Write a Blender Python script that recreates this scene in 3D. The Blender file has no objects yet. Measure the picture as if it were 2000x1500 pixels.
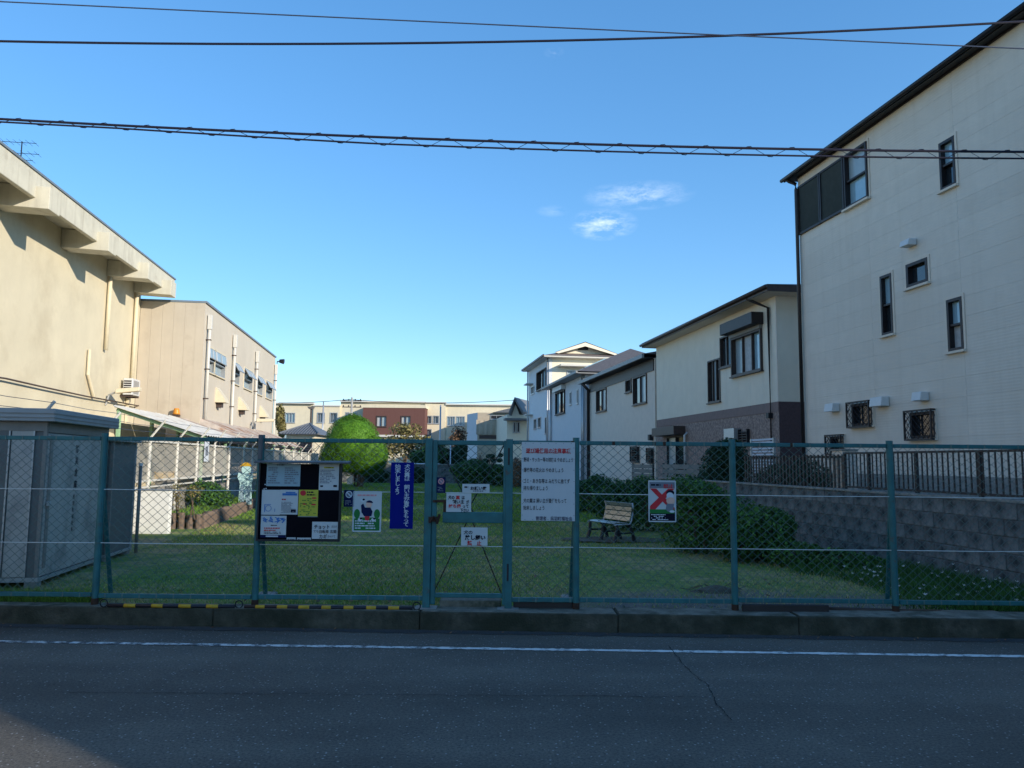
import bpy, bmesh, math, random
import numpy as np
from mathutils import Vector, Matrix
random.seed(7); RNG = np.random.default_rng(7)
SC = bpy.context.scene
COL = SC.collection
RAD = math.radians

# ------------------------------------------------------------------ camera
EYE = Vector((0, 0, 1.53)); FPX = 1500.0
PITCH = math.atan(152 / 1500); ROLL = 0.0095
fw = Vector((0, math.cos(PITCH), math.sin(PITCH)))
r0 = Vector((1, 0, 0)); u0 = Vector((0, -math.sin(PITCH), math.cos(PITCH)))
rt = r0 * math.cos(ROLL) + u0 * math.sin(ROLL)
up = -r0 * math.sin(ROLL) + u0 * math.cos(ROLL)
cam = bpy.data.cameras.new('camera'); camo = bpy.data.objects.new('camera', cam); COL.objects.link(camo)
m = Matrix((rt, up, -fw)).transposed().to_4x4(); m.translation = EYE
camo.matrix_world = m
cam.sensor_width = 36; cam.lens = 36 * FPX / 2000; cam.clip_start = 0.05; cam.clip_end = 4000
SC.camera = camo

# ------------------------------------------------------------------ light
SUN_DIR = Vector((-0.811, 0.585, 0)).normalized()      # the way the light travels, on the ground
SUN_EL = RAD(18.5)
to_sun = Vector((-SUN_DIR.x * math.cos(SUN_EL), -SUN_DIR.y * math.cos(SUN_EL), math.sin(SUN_EL)))
world = bpy.data.worlds.new('World'); SC.world = world; world.use_nodes = True
wn = world.node_tree; wn.nodes.clear()
sky = wn.nodes.new('ShaderNodeTexSky'); sky.sky_type = 'NISHITA'; sky.sun_disc = False
sky.sun_elevation = SUN_EL; sky.sun_rotation = math.atan2(to_sun.x, to_sun.y)
sky.air_density = 1.0; sky.dust_density = 0.05; sky.ozone_density = 5.0; sky.altitude = 20
bg = wn.nodes.new('ShaderNodeBackground'); bg.inputs['Strength'].default_value = 0.15
wo = wn.nodes.new('ShaderNodeOutputWorld')
# a few thin wisps of cloud in the sky, laid out by direction
tc = wn.nodes.new('ShaderNodeTexCoord')
def pix_dir(px, py):
    d = fw + rt * ((px - 1000) / FPX) + up * ((750 - py) / FPX)
    return d.normalized()
mapn = wn.nodes.new('ShaderNodeMapping'); mapn.inputs['Scale'].default_value = (34, 34, 95)
wn.links.new(tc.outputs['Generated'], mapn.inputs['Vector'])
nz = wn.nodes.new('ShaderNodeTexNoise'); nz.inputs['Scale'].default_value = 1.0; nz.inputs['Detail'].default_value = 8; nz.inputs['Roughness'].default_value = 0.7; nz.inputs['Distortion'].default_value = 0.15
wn.links.new(mapn.outputs[0], nz.inputs['Vector'])
prev = None
for (px, py, rx, rz, amt) in ((1245, 382, .064, .016, .34), (1178, 438, .040, .018, .55), (1080, 412, .020, .007, .12), (1082, 102, .012, .006, .12)):
    d = pix_dir(px, py)
    sub = wn.nodes.new('ShaderNodeVectorMath'); sub.operation = 'SUBTRACT'; sub.inputs[1].default_value = d
    wn.links.new(tc.outputs['Generated'], sub.inputs[0])
    dv = wn.nodes.new('ShaderNodeVectorMath'); dv.operation = 'DIVIDE'; dv.inputs[1].default_value = (rx, rx, rz)
    wn.links.new(sub.outputs[0], dv.inputs[0])
    ln = wn.nodes.new('ShaderNodeVectorMath'); ln.operation = 'LENGTH'; wn.links.new(dv.outputs[0], ln.inputs[0])
    mr = wn.nodes.new('ShaderNodeMapRange'); mr.inputs[1].default_value = 1.15; mr.inputs[2].default_value = 0.1; mr.inputs[3].default_value = 0; mr.inputs[4].default_value = amt
    wn.links.new(ln.outputs['Value'], mr.inputs[0])
    if prev is None: prev = mr.outputs[0]
    else:
        mx = wn.nodes.new('ShaderNodeMath'); mx.operation = 'MAXIMUM'
        wn.links.new(prev, mx.inputs[0]); wn.links.new(mr.outputs[0], mx.inputs[1]); prev = mx.outputs[0]
nr = wn.nodes.new('ShaderNodeMapRange'); nr.inputs[1].default_value = 0.40; nr.inputs[2].default_value = 0.68
wn.links.new(nz.outputs['Fac'], nr.inputs[0])
mu = wn.nodes.new('ShaderNodeMath'); mu.operation = 'MULTIPLY'
wn.links.new(prev, mu.inputs[0]); wn.links.new(nr.outputs[0], mu.inputs[1])
mixc = wn.nodes.new('ShaderNodeMix'); mixc.data_type = 'RGBA'
gm = wn.nodes.new('ShaderNodeGamma'); gm.inputs['Gamma'].default_value = 0.68; wn.links.new(sky.outputs[0], gm.inputs['Color'])
hsv = wn.nodes.new('ShaderNodeHueSaturation'); hsv.inputs['Hue'].default_value = 0.503; hsv.inputs['Saturation'].default_value = 1.30; hsv.inputs['Value'].default_value = 1.32; wn.links.new(gm.outputs[0], hsv.inputs['Color'])
wn.links.new(mu.outputs[0], mixc.inputs['Factor']); wn.links.new(hsv.outputs[0], mixc.inputs['A'])
mixc.inputs['B'].default_value = (5.2, 5.6, 6.2, 1)
wn.links.new(mixc.outputs['Result'], bg.inputs['Color']); wn.links.new(bg.outputs[0], wo.inputs[0])
sun = bpy.data.lights.new('sun', 'SUN'); sun.energy = 2.85; sun.angle = RAD(0.6); sun.color = (1.0, 0.90, 0.74)
suno = bpy.data.objects.new('sun', sun); COL.objects.link(suno)
suno.rotation_euler = (-to_sun).to_track_quat('-Z', 'Y').to_euler(); suno.location = (40, -30, 40)
SC.view_settings.view_transform = 'Standard'; SC.view_settings.look = 'None'
SC.view_settings.gamma = 1; SC.view_settings.exposure = 0.98
SC.cycles.use_denoising = True
SC.cycles.max_bounces = 6; SC.cycles.transparent_max_bounces = 8
SC.cycles.caustics_reflective = False; SC.cycles.caustics_refractive = False

# ------------------------------------------------------------------ pixel helpers: a pixel gives a ray, the plane it meets gives the place
def ray(px, py): return fw + rt * ((px - 1000) / FPX) + up * ((750 - py) / FPX)
def on_z(px, py, z):
    d = ray(px, py); return EYE + d * ((z - EYE.z) / d.z)
def on_y(px, py, y):
    d = ray(px, py); return EYE + d * (y / d.y)
class Frame:
    """a building's own axes: x to the right, y away from the road along the plot, origin at loc"""
    def __init__(s, loc, ang):
        s.loc = Vector(loc); s.ang = ang; s.M = Matrix.Translation(s.loc) @ Matrix.Rotation(ang, 4, 'Z'); s.I = s.M.inverted()
    def x(s, px, py, xl=0.0):
        o = s.I @ EYE; d = s.I.to_3x3() @ ray(px, py); t = (xl - o.x) / d.x; return o + d * t
    def y(s, px, py, yl=0.0):
        o = s.I @ EYE; d = s.I.to_3x3() @ ray(px, py); t = (yl - o.y) / d.y; return o + d * t
KR = 0.15; AR = math.atan(KR); KL = 0.135; AL = math.atan(KL)
def plot(c, k, Y, z): return Frame((c - k * Y, Y, z), math.atan(k))

# ------------------------------------------------------------------ materials
MATS = {}
def ramp(nt, fac, stops):
    n = nt.nodes.new('ShaderNodeValToRGB'); cr = n.color_ramp
    while len(cr.elements) < len(stops): cr.elements.new(0.5)
    for e, (p, c) in zip(cr.elements, stops): e.position = p; e.color = (*c, 1)
    nt.links.new(fac, n.inputs[0]); return n.outputs[0]
def mul(c, k): return tuple(min(1, x * k) for x in c)
def mat(name, col, rough=.7, var=.12, scale=6, metal=0, bump=0, bscale=60, stain=None, sscale=1.2, smin=.5, smax=.75, streak=None, island=0, spec=.4, coat=0, orand=0):
    if name in MATS: return MATS[name]
    M = bpy.data.materials.new(name); M.use_nodes = True; nt = M.node_tree
    b = nt.nodes['Principled BSDF']; tcn = nt.nodes.new('ShaderNodeTexCoord')
    b.inputs['Roughness'].default_value = rough; b.inputs['Metallic'].default_value = metal
    b.inputs['Specular IOR Level'].default_value = spec; b.inputs['Coat Weight'].default_value = coat
    n = nt.nodes.new('ShaderNodeTexNoise'); n.inputs['Scale'].default_value = scale; n.inputs['Detail'].default_value = 5; n.inputs['Roughness'].default_value = .6
    nt.links.new(tcn.outputs['Object'], n.inputs['Vector'])
    c = ramp(nt, n.outputs['Fac'], [(.3, mul(col, 1 - var)), (.7, mul(col, 1 + var))])
    def over(c, fac, col2):
        mx = nt.nodes.new('ShaderNodeMix'); mx.data_type = 'RGBA'; nt.links.new(fac, mx.inputs['Factor']); nt.links.new(c, mx.inputs['A'])
        mx.inputs['B'].default_value = (*col2, 1); return mx.outputs['Result']
    if stain:
        s = nt.nodes.new('ShaderNodeTexNoise'); s.inputs['Scale'].default_value = sscale; s.inputs['Detail'].default_value = 7; s.inputs['Roughness'].default_value = .65
        nt.links.new(tcn.outputs['Object'], s.inputs['Vector'])
        mr = nt.nodes.new('ShaderNodeMapRange'); mr.inputs[1].default_value = smin; mr.inputs[2].default_value = smax; nt.links.new(s.outputs['Fac'], mr.inputs[0])
        c = over(c, mr.outputs[0], stain)
    if streak:
        mp = nt.nodes.new('ShaderNodeMapping'); mp.inputs['Scale'].default_value = (7, 7, .35); nt.links.new(tcn.outputs['Object'], mp.inputs['Vector'])
        s = nt.nodes.new('ShaderNodeTexNoise'); s.inputs['Scale'].default_value = 1; s.inputs['Detail'].default_value = 4; nt.links.new(mp.outputs[0], s.inputs['Vector'])
        mr = nt.nodes.new('ShaderNodeMapRange'); mr.inputs[1].default_value = .5; mr.inputs[2].default_value = .85; mr.inputs[4].default_value = streak[1]; nt.links.new(s.outputs['Fac'], mr.inputs[0])
        c = over(c, mr.outputs[0], streak[0])
    if orand:
        oi = nt.nodes.new('ShaderNodeObjectInfo'); mr = nt.nodes.new('ShaderNodeMapRange'); mr.inputs[3].default_value = 1 - orand; mr.inputs[4].default_value = 1 + orand
        nt.links.new(oi.outputs['Random'], mr.inputs[0]); hs = nt.nodes.new('ShaderNodeHueSaturation'); nt.links.new(mr.outputs[0], hs.inputs['Value']); nt.links.new(c, hs.inputs['Color']); c = hs.outputs[0]
    if island:
        g = nt.nodes.new('ShaderNodeNewGeometry'); mr = nt.nodes.new('ShaderNodeMapRange'); mr.inputs[3].default_value = 1 - island; mr.inputs[4].default_value = 1 + island
        nt.links.new(g.outputs['Random Per Island'], mr.inputs[0])
        hs = nt.nodes.new('ShaderNodeHueSaturation'); nt.links.new(mr.outputs[0], hs.inputs['Value']); nt.links.new(c, hs.inputs['Color']); c = hs.outputs[0]
    nt.links.new(c, b.inputs['Base Color'])
    if bump:
        bn = nt.nodes.new('ShaderNodeTexNoise'); bn.inputs['Scale'].default_value = bscale; bn.inputs['Detail'].default_value = 4; nt.links.new(tcn.outputs['Object'], bn.inputs['Vector'])
        bp = nt.nodes.new('ShaderNodeBump'); bp.inputs['Strength'].default_value = min(1, bump); bp.inputs['Distance'].default_value = .01; nt.links.new(bn.outputs['Fac'], bp.inputs['Height'])
        nt.links.new(bp.outputs[0], b.inputs['Normal'])
    MATS[name] = M; return M
def leafmat(name, col, var=.45, trans=.35):
    if name in MATS: return MATS[name]
    M = mat(name, col, rough=.55, var=.25, scale=3, island=var, spec=.25)
    nt = M.node_tree; b = nt.nodes['Principled BSDF']; out = nt.nodes['Material Output']
    t = nt.nodes.new('ShaderNodeBsdfTranslucent'); nt.links.new(b.inputs['Base Color'].links[0].from_socket, t.inputs['Color'])
    mx = nt.nodes.new('ShaderNodeMixShader'); mx.inputs[0].default_value = trans
    nt.links.new(b.outputs[0], mx.inputs[1]); nt.links.new(t.outputs[0], mx.inputs[2]); nt.links.new(mx.outputs[0], out.inputs['Surface'])
    return M
def ribmat(name, col, axis, period, depth=.35, **k):
    """paint over fine ribs: a wave bump across one axis"""
    if name in MATS: return MATS[name]
    M = mat(name, col, **k); nt = M.node_tree; b = nt.nodes['Principled BSDF']
    tcn = nt.nodes.new('ShaderNodeTexCoord'); w = nt.nodes.new('ShaderNodeTexWave'); w.bands_direction = axis
    w.inputs['Scale'].default_value = 1 / (period * 3.1831); w.inputs['Distortion'].default_value = .4; w.inputs['Detail'].default_value = 1
    nt.links.new(tcn.outputs['Object'], w.inputs['Vector'])
    bp = nt.nodes.new('ShaderNodeBump'); bp.inputs['Strength'].default_value = depth; bp.inputs['Distance'].default_value = .008
    nt.links.new(w.outputs['Fac'], bp.inputs['Height']); nt.links.new(bp.outputs[0], b.inputs['Normal']); return M

def build_mats():
    mat('fence_green', (.018, .115, .125), .5, .25, 7, stain=(.075, .05, .04), sscale=11, smin=.60, smax=.74)
    mat('fence_wire', (.09, .155, .145), .5, .2, 30, metal=.2)
    mat('wire_white', (.55, .56, .55), .5, .1, 30)
    mat('rust', (.045, .02, .012), .85, .4, 30)
    mat('black_metal', (.012, .012, .016), .5, .2, 10)
    mat('black_plastic', (.01, .01, .012), .6, .2, 10)
    mat('dark_brown', (.022, .016, .017), .5, .2, 10)
    mat('brown_metal', (.06, .04, .035), .5, .2, 10)
    mat('low_wall_white', (.70, .70, .67), .7, .05, 5, stain=(.5, .49, .45), sscale=2, smin=.6, smax=.8)
    mat('slate_metal', (.05, .075, .09), .5, .15, 10)
    mat('gutter_grey', (.24, .24, .24), .5, .1, 10)
    mat('alu', (.42, .43, .44), .4, .1, 20, metal=.5)
    mat('white_paint', (.60, .58, .53), .5, .06, 12, stain=(.45, .42, .35), sscale=6, smin=.58, smax=.85)
    mat('white_plastic', (.62, .62, .61), .45, .04, 12)
    mat('cream_paint', (.66, .58, .42), .6, .06, 8)
    mat('concrete', (.26, .25, .23), .85, .2, 9, bump=.5, bscale=90, stain=(.12, .11, .10), sscale=2)
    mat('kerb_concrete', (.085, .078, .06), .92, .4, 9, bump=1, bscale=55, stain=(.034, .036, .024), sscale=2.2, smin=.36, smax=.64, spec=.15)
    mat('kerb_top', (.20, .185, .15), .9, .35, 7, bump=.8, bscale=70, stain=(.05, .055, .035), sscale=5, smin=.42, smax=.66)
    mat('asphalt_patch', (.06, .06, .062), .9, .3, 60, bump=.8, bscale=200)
    mat('crack', (.012, .012, .014), .95, .3, 30)
    mat('soil', (.10, .085, .065), .95, .35, 14, bump=1, bscale=60, stain=(.05, .04, .03), sscale=5)
    mat('gravel', (.16, .15, .135), .95, .45, 45, bump=1, bscale=90)
    mat('gym_wall', (.61, .545, .40), .85, .07, 1.1, bump=.3, bscale=40, stain=(.46, .39, .27), sscale=.5, smin=.5, smax=.8, streak=((.40, .34, .25), .07))
    mat('gym_fascia', (.57, .54, .44), .85, .08, 3, bump=.3, bscale=40, stain=(.34, .30, .23), sscale=1.6, smin=.6, smax=.85, streak=((.25, .21, .15), .45))
    mat('wing_wall', (.56, .50, .41), .85, .05, 1.2, bump=.2, bscale=50, streak=((.42, .35, .27), .12))
    mat('wing_front_shaded', (.50, .44, .355), .85, .06, 1.2, bump=.2, bscale=50, stain=(.38, .31, .24), sscale=.8, smin=.55, smax=.8, streak=((.34, .28, .21), .15))  # darker than the side wall: its angle to the sun put into the colour
    mat('roof_trim', (.16, .20, .24), .5, .1, 8)
    mat('tall_wall', (.68, .595, .495), .75, .04, 5)
    ribmat('tall_panel', (.67, .60, .515), 'Z', .05, .14, orand=.03, rough=.75, var=.04, scale=4, streak=((.55, .475, .385), .4), stain=(.62, .54, .45), sscale=.5)
    mat('cream_wall', (.72, .64, .52), .8, .04, 2, bump=.3, bscale=90, streak=((.6, .54, .45), .2))
    mat('beige_wall', (.68, .575, .485), .8, .05, 3, bump=.4, bscale=40)
    mat('white_wall', (.60, .60, .62), .75, .03, 3)
    mat('ivory_wall', (.78, .72, .58), .8, .04, 2)
    mat('shaded_wall', (.66, .68, .70), .8, .04, 2)  # grey of shade painted in, for faces turned from the sun
    mat('tile_brown', (.29, .215, .185), .85, .42, 11, bump=1, bscale=12, stain=(.17, .12, .105), sscale=14, smin=.5, smax=.62)
    ribmat('band_brown', (.22, .155, .14), 'Y', .045, .6, rough=.8, var=.1, scale=10)
    mat('corner_brown', (.075, .045, .05), .7, .2, 14, bump=.6, bscale=30)
    mat('roof_grey', (.10, .095, .10), .7, .2, 8)
    mat('roof_brown', (.20, .16, .145), .7, .15, 8)
    mat('roof_tile', (.13, .14, .155), .55, .2, 14)
    mat('glass_dark', (.02, .025, .03), .06, .1, 3, spec=.9)
    mat('glass_painted_sky', (.27, .42, .50), .05, .1, 3, spec=1.0)  # sky reflection painted into the pane colour
    mat('glass_frost', (.30, .37, .40), .25, .08, 3, spec=.6)
    mat('curtain', (.42, .44, .45), .8, .15, 12)
    mat('block_grey', (.185, .185, .185), .92, .32, 9, bump=1, bscale=70, stain=(.04, .046, .05), sscale=3.3, smin=.45, smax=.68, orand=.13, spec=.2)
    mat('block_joint', (.10, .105, .105), .95, .2, 12)
    mat('shed_grey', (.40, .375, .345), .5, .08, 4, stain=(.16, .16, .16), sscale=2.5, streak=((.14, .13, .12), .3))
    mat('shed_dark', (.12, .125, .125), .5, .08, 4)
    mat('shed_trim', (.21, .195, .18), .5, .1, 6)
    mat('shed_roof', (.29, .30, .31), .45, .08, 6)
    mat('log', (.15, .11, .085), .9, .3, 20, bump=.8, bscale=50)
    mat('green_steel', (.26, .42, .25), .5, .12, 12)
    mat('rusty_sheet', (.42, .36, .31), .7, .25, 4, stain=(.24, .10, .04), sscale=1.3, smin=.5, smax=.66)
    mat('orange', (.62, .25, .03), .4, .1, 10)
    mat('sheet_white', (.62, .60, .55), .6, .15, 4, stain=(.30, .16, .08), sscale=1.5, smin=.58, smax=.75)
    mat('yellow', (.52, .30, .02), .5, .15, 20)
    mat('stripe_black', (.015, .013, .02), .5, .2, 20)
    mat('cable', (.012, .012, .03), .6, .1, 10)
    mat('cable_grey', (.05, .07, .12), .6, .1, 10)
    mat('pole_concrete', (.35, .34, .32), .85, .1, 8)
    mat('sign_white', (.50, .51, .53), .5, .03, 6)
    mat('paper', (.50, .52, .53), .6, .03, 8)
    mat('paper_blue', (.26, .37, .43), .5, .04, 8)
    mat('paper_yellow', (.46, .43, .04), .6, .06, 10)
    mat('ink', (.008, .009, .022), .85, .1, 10, spec=.1)
    mat('ink_grey', (.16, .18, .22), .7, .1, 10)
    mat('ink_blue', (.03, .15, .42), .7, .1, 10)
    mat('ink_red', (.52, .02, .03), .7, .1, 10)
    mat('ink_pink', (.62, .28, .30), .7, .1, 10)
    mat('ink_green', (.008, .15, .03), .7, .1, 10)
    mat('ink_navy', (.006, .012, .06), .8, .1, 10, spec=.15)
    mat('ink_white', (.56, .60, .66), .7, .05, 10)
    mat('skin_print', (.68, .42, .33), .7, .05, 10)
    mat('banner_blue', (.0015, .008, .17), .75, .08, 8, spec=.12)
    mat('board_black', (.004, .004, .007), .85, .2, 8, spec=.08)
    mat('bench_slat', (.30, .31, .29), .3, .15, 14, metal=.5, spec=.6)
    mat('brick_red', (.135, .06, .05), .85, .12, 20, streak=((.11, .04, .035), .5))
    mat('tarp', (.44, .37, .28), .8, .08, 3)
    mat('school_cream', (.68, .60, .44), .85, .05, 2, streak=((.48, .42, .32), .3))
    mat('bark', (.12, .085, .06), .9, .3, 16, bump=1, bscale=30)
    mat('car_white', (.75, .76, .78), .3, .02, 4, coat=.6)
    mat('car_blue', (.20, .30, .40), .3, .02, 4, coat=.6)
    mat('rubber', (.015, .015, .015), .8, .1, 10)
    mat('figure_blue', (.42, .62, .62), .6, .15, 12)
    leafmat('leaf_topiary', (.085, .205, .018), .55, .3)
    leafmat('leaf_dark', (.035, .10, .028), .65, .3)
    leafmat('leaf_mid', (.06, .14, .028), .65, .35)
    leafmat('leaf_olive', (.22, .19, .07), .55, .3)
    leafmat('leaf_dry', (.20, .12, .07), .5, .3)
    leafmat('leaf_black', (.018, .05, .02), .6, .2)
    leafmat('leaf_young', (.12, .25, .045), .45, .4)
    leafmat('petal', (.75, .76, .74), .1, .3)
    leafmat('grass_blade', (.17, .29, .05), .55, .4)
    leafmat('grass_dry', (.44, .37, .16), .4, .35)
build_mats()

# ------------------------------------------------------------------ mesh helpers
class MB:
    def __init__(s, T=None): s.v = []; s.f = []; s.T = T
    def add(s, pts, faces):
        n = len(s.v); s.v += [tuple(s.T(*p)) if s.T else tuple(p) for p in pts]; s.f += [tuple(i + n for i in f) for f in faces]; return s
    def box(s, x0, x1, y0, y1, z0, z1):
        return s.add([(x0, y0, z0), (x1, y0, z0), (x1, y1, z0), (x0, y1, z0), (x0, y0, z1), (x1, y0, z1), (x1, y1, z1), (x0, y1, z1)],
                     [(0, 3, 2, 1), (4, 5, 6, 7), (0, 1, 5, 4), (1, 2, 6, 5), (2, 3, 7, 6), (3, 0, 4, 7)])
    def extrude(s, poly, vec):
        n = len(poly); vec = Vector(vec); a = [Vector(p) for p in poly]; b = [p + vec for p in a]
        return s.add(a + b, [tuple(range(n))[::-1], tuple(range(n, 2 * n))] + [(i, (i + 1) % n, n + (i + 1) % n, n + i) for i in range(n)])
    def tube(s, pts, r, n=6, r1=None):
        pts = [Vector(p) for p in pts]; rings = []; k = len(pts)
        for i, p in enumerate(pts):
            d = (pts[min(i + 1, k - 1)] - pts[max(i - 1, 0)]).normalized()
            a = d.cross(Vector((0, 0, 1)));  a = d.cross(Vector((0, 1, 0))) if a.length < .05 else a
            a.normalize(); b = d.cross(a); rr = r if r1 is None else r + (r1 - r) * i / (k - 1)
            rings.append([p + (a * math.cos(q * 2 * math.pi / n) + b * math.sin(q * 2 * math.pi / n)) * rr for q in range(n)])
        V = [p for ring in rings for p in ring]; F = []
        for i in range(k - 1):
            for q in range(n): F.append((i * n + q, i * n + (q + 1) % n, (i + 1) * n + (q + 1) % n, (i + 1) * n + q))
        F += [tuple(range(n))[::-1], tuple(range((k - 1) * n, k * n))]
        return s.add(V, F)
    def disc(s, c, r, d, n=16):
        """a short cylinder facing -y: printed dots and discs"""
        c = Vector(c); return s.extrude([c + Vector((r * math.cos(i * 2 * math.pi / n), 0, r * math.sin(i * 2 * math.pi / n))) for i in range(n)], (0, d, 0))
    def build(s, name, mt, parent=None, smooth=False, loc=None, rz=0, bevel=0):
        me = bpy.data.meshes.new(name); me.from_pydata(s.v, [], s.f)
        if len(s.f) < 6000:
            bm = bmesh.new(); bm.from_mesh(me); bmesh.ops.recalc_face_normals(bm, faces=bm.faces)
            if bevel: bmesh.ops.bevel(bm, geom=bm.edges[:], offset=bevel, segments=1, affect='EDGES')
            bm.to_mesh(me); bm.free()
        me.materials.append(MATS[mt])
        if smooth: me.polygons.foreach_set('use_smooth', [True] * len(me.polygons))
        return link(name, me, parent, loc, rz)
def link(name, me, parent=None, loc=None, rz=0):
    o = bpy.data.objects.new(name, me); COL.objects.link(o); o.parent = parent
    if loc is not None: o.location = loc
    if rz: o.rotation_euler = (0, 0, rz)
    return o
def tag(o, label=None, cat=None, group=None, kind=None):
    for k, v in (('label', label), ('category', cat), ('group', group), ('kind', kind)):
        if v: o[k] = v
    return o
def thing(name, label, cat, loc=(0, 0, 0), rz=0, group=None):
    return tag(link(name, None, None, loc, rz), label, cat, group)
def from_frame(name, label, cat, F, group=None): return thing(name, label, cat, F.loc, F.ang, group)
def B(name, mt, parent, *boxes, bevel=0):
    mb = MB()
    for b in boxes: mb.box(*b)
    return mb.build(name, mt, parent, bevel=bevel)
def mesh_np(name, V, Fq, mt, parent=None, loc=None):
    """many small faces of k corners each from arrays"""
    V = np.asarray(V, np.float32).reshape(-1, 3); Fq = np.asarray(Fq, np.int32); k = Fq.shape[1]
    me = bpy.data.meshes.new(name); me.vertices.add(len(V)); me.vertices.foreach_set('co', V.ravel())
    me.loops.add(Fq.size); me.loops.foreach_set('vertex_index', Fq.ravel()); me.polygons.add(len(Fq))
    me.polygons.foreach_set('loop_start', np.arange(0, Fq.size, k, dtype=np.int32)); me.polygons.foreach_set('loop_total', np.full(len(Fq), k, np.int32))
    me.update(calc_edges=True); me.materials.append(MATS[mt]); return link(name, me, parent, loc)
def leaf_mesh(name, P, N, size, mt, parent, up_bias=0.0, aspect=.5):
    """one four-cornered leaf per point, facing roughly N"""
    n = len(P); N = N + RNG.normal(0, .55, (n, 3)); N[:, 2] += up_bias; N /= np.linalg.norm(N, axis=1)[:, None] + 1e-9
    A = np.cross(N, RNG.normal(0, 1, (n, 3))); A /= np.linalg.norm(A, axis=1)[:, None] + 1e-9; Bv = np.cross(N, A)
    s = (size * RNG.uniform(.6, 1.4, n))[:, None]
    V = np.stack([P - A * s, P - Bv * s * aspect, P + A * s, P + Bv * s * aspect], 1)
    return mesh_np(name, V, np.arange(4 * n).reshape(n, 4), mt, parent)
def clump_points(blobs, n, shell=.75):
    """points spread through the outer part of a set of ellipsoids (cx,cy,cz,rx,ry,rz)"""
    w = np.array([b[3] * b[4] + b[4] * b[5] for b in blobs]); idx = RNG.choice(len(blobs), n, p=w / w.sum()); bl = np.array(blobs)[idx]
    d = RNG.normal(0, 1, (n, 3)); d /= np.linalg.norm(d, axis=1)[:, None]
    r = shell + (1.06 - shell) * RNG.random(n) ** .6
    return bl[:, :3] + d * bl[:, 3:] * r[:, None], d
def bush(name, label, cat, loc, blobs, n, size, mt, group=None, stem=.03, shell=.6, z0=0):
    t = thing(name, label, cat, loc, 0, group)
    big = []
    for b in blobs:
        big.append(b)
        for _ in range(4):
            d = np.array([random.gauss(0, 1), random.gauss(0, 1), abs(random.gauss(0, .9))]); d /= np.linalg.norm(d)
            k = random.uniform(.28, .45); big.append((b[0] + d[0] * b[3] * .8, b[1] + d[1] * b[4] * .8, b[2] + d[2] * b[5] * .8, b[3] * k, b[4] * k, b[5] * k))
    P, N = clump_points(big, n, shell); keep = P[:, 2] > z0; leaf_mesh('crown', P[keep], N[keep], size, mt, t, .25)
    if mt in ('leaf_mid', 'leaf_dark'):
        k = int(n * .14); P, N = clump_points(big, k, .98); P += RNG.normal(0, .018, (k, 3)); keep = (P[:, 2] > z0) & (RNG.random(k) < .25 + .75 * (np.sin(P[:, 0] * 5 + P[:, 2] * 4) > 0)); leaf_mesh('young_leaves', P[keep], N[keep], size * .85, 'leaf_young', t, .6)
    mb = MB()
    for b in blobs:
        for _ in range(3):
            mb.tube([(b[0] + random.uniform(-.06, .06), b[1] + random.uniform(-.06, .06), -.05), (b[0] + random.uniform(-.3, .3) * b[3], b[1] + random.uniform(-.3, .3) * b[4], b[2]),
                     (b[0] + random.uniform(-.7, .7) * b[3], b[1] + random.uniform(-.6, .6) * b[4], b[2] + .6 * b[5])], stem, 5, stem * .3)
    mb.build('stem', 'bark', t); return t

# facade helper: u along the wall, o outward, z up
def facade(kind, w):
    if kind == 'left': return lambda u, o, z: (w - o, u, z)        # faces -x
    if kind == 'right': return lambda u, o, z: (w + o, u, z)       # faces +x
    return lambda u, o, z: (u, w - o, z)                           # faces the road
def split_rect(r, holes):
    rs = [r]
    for (a0, a1, b0, b1) in holes:
        nx = []
        for (x0, x1, y0, y1) in rs:
            if a0 >= x1 or a1 <= x0 or b0 >= y1 or b1 <= y0: nx.append((x0, x1, y0, y1)); continue
            if y0 < b0: nx.append((x0, x1, y0, b0))
            if y1 > b1: nx.append((x0, x1, b1, y1))
            lo, hi = max(y0, b0), min(y1, b1)
            if x0 < a0: nx.append((x0, a0, lo, hi))
            if x1 > a1: nx.append((a1, x1, lo, hi))
        rs = nx
    return rs
def wall(name, mt, parent, T, rect, holes, thick=.14, off=0.0):
    mb = MB(T)
    for (a, b, c, d) in split_rect(rect, holes): mb.box(a, b, off - thick, off, c, d)
    return mb.build(name, mt, parent)
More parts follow.
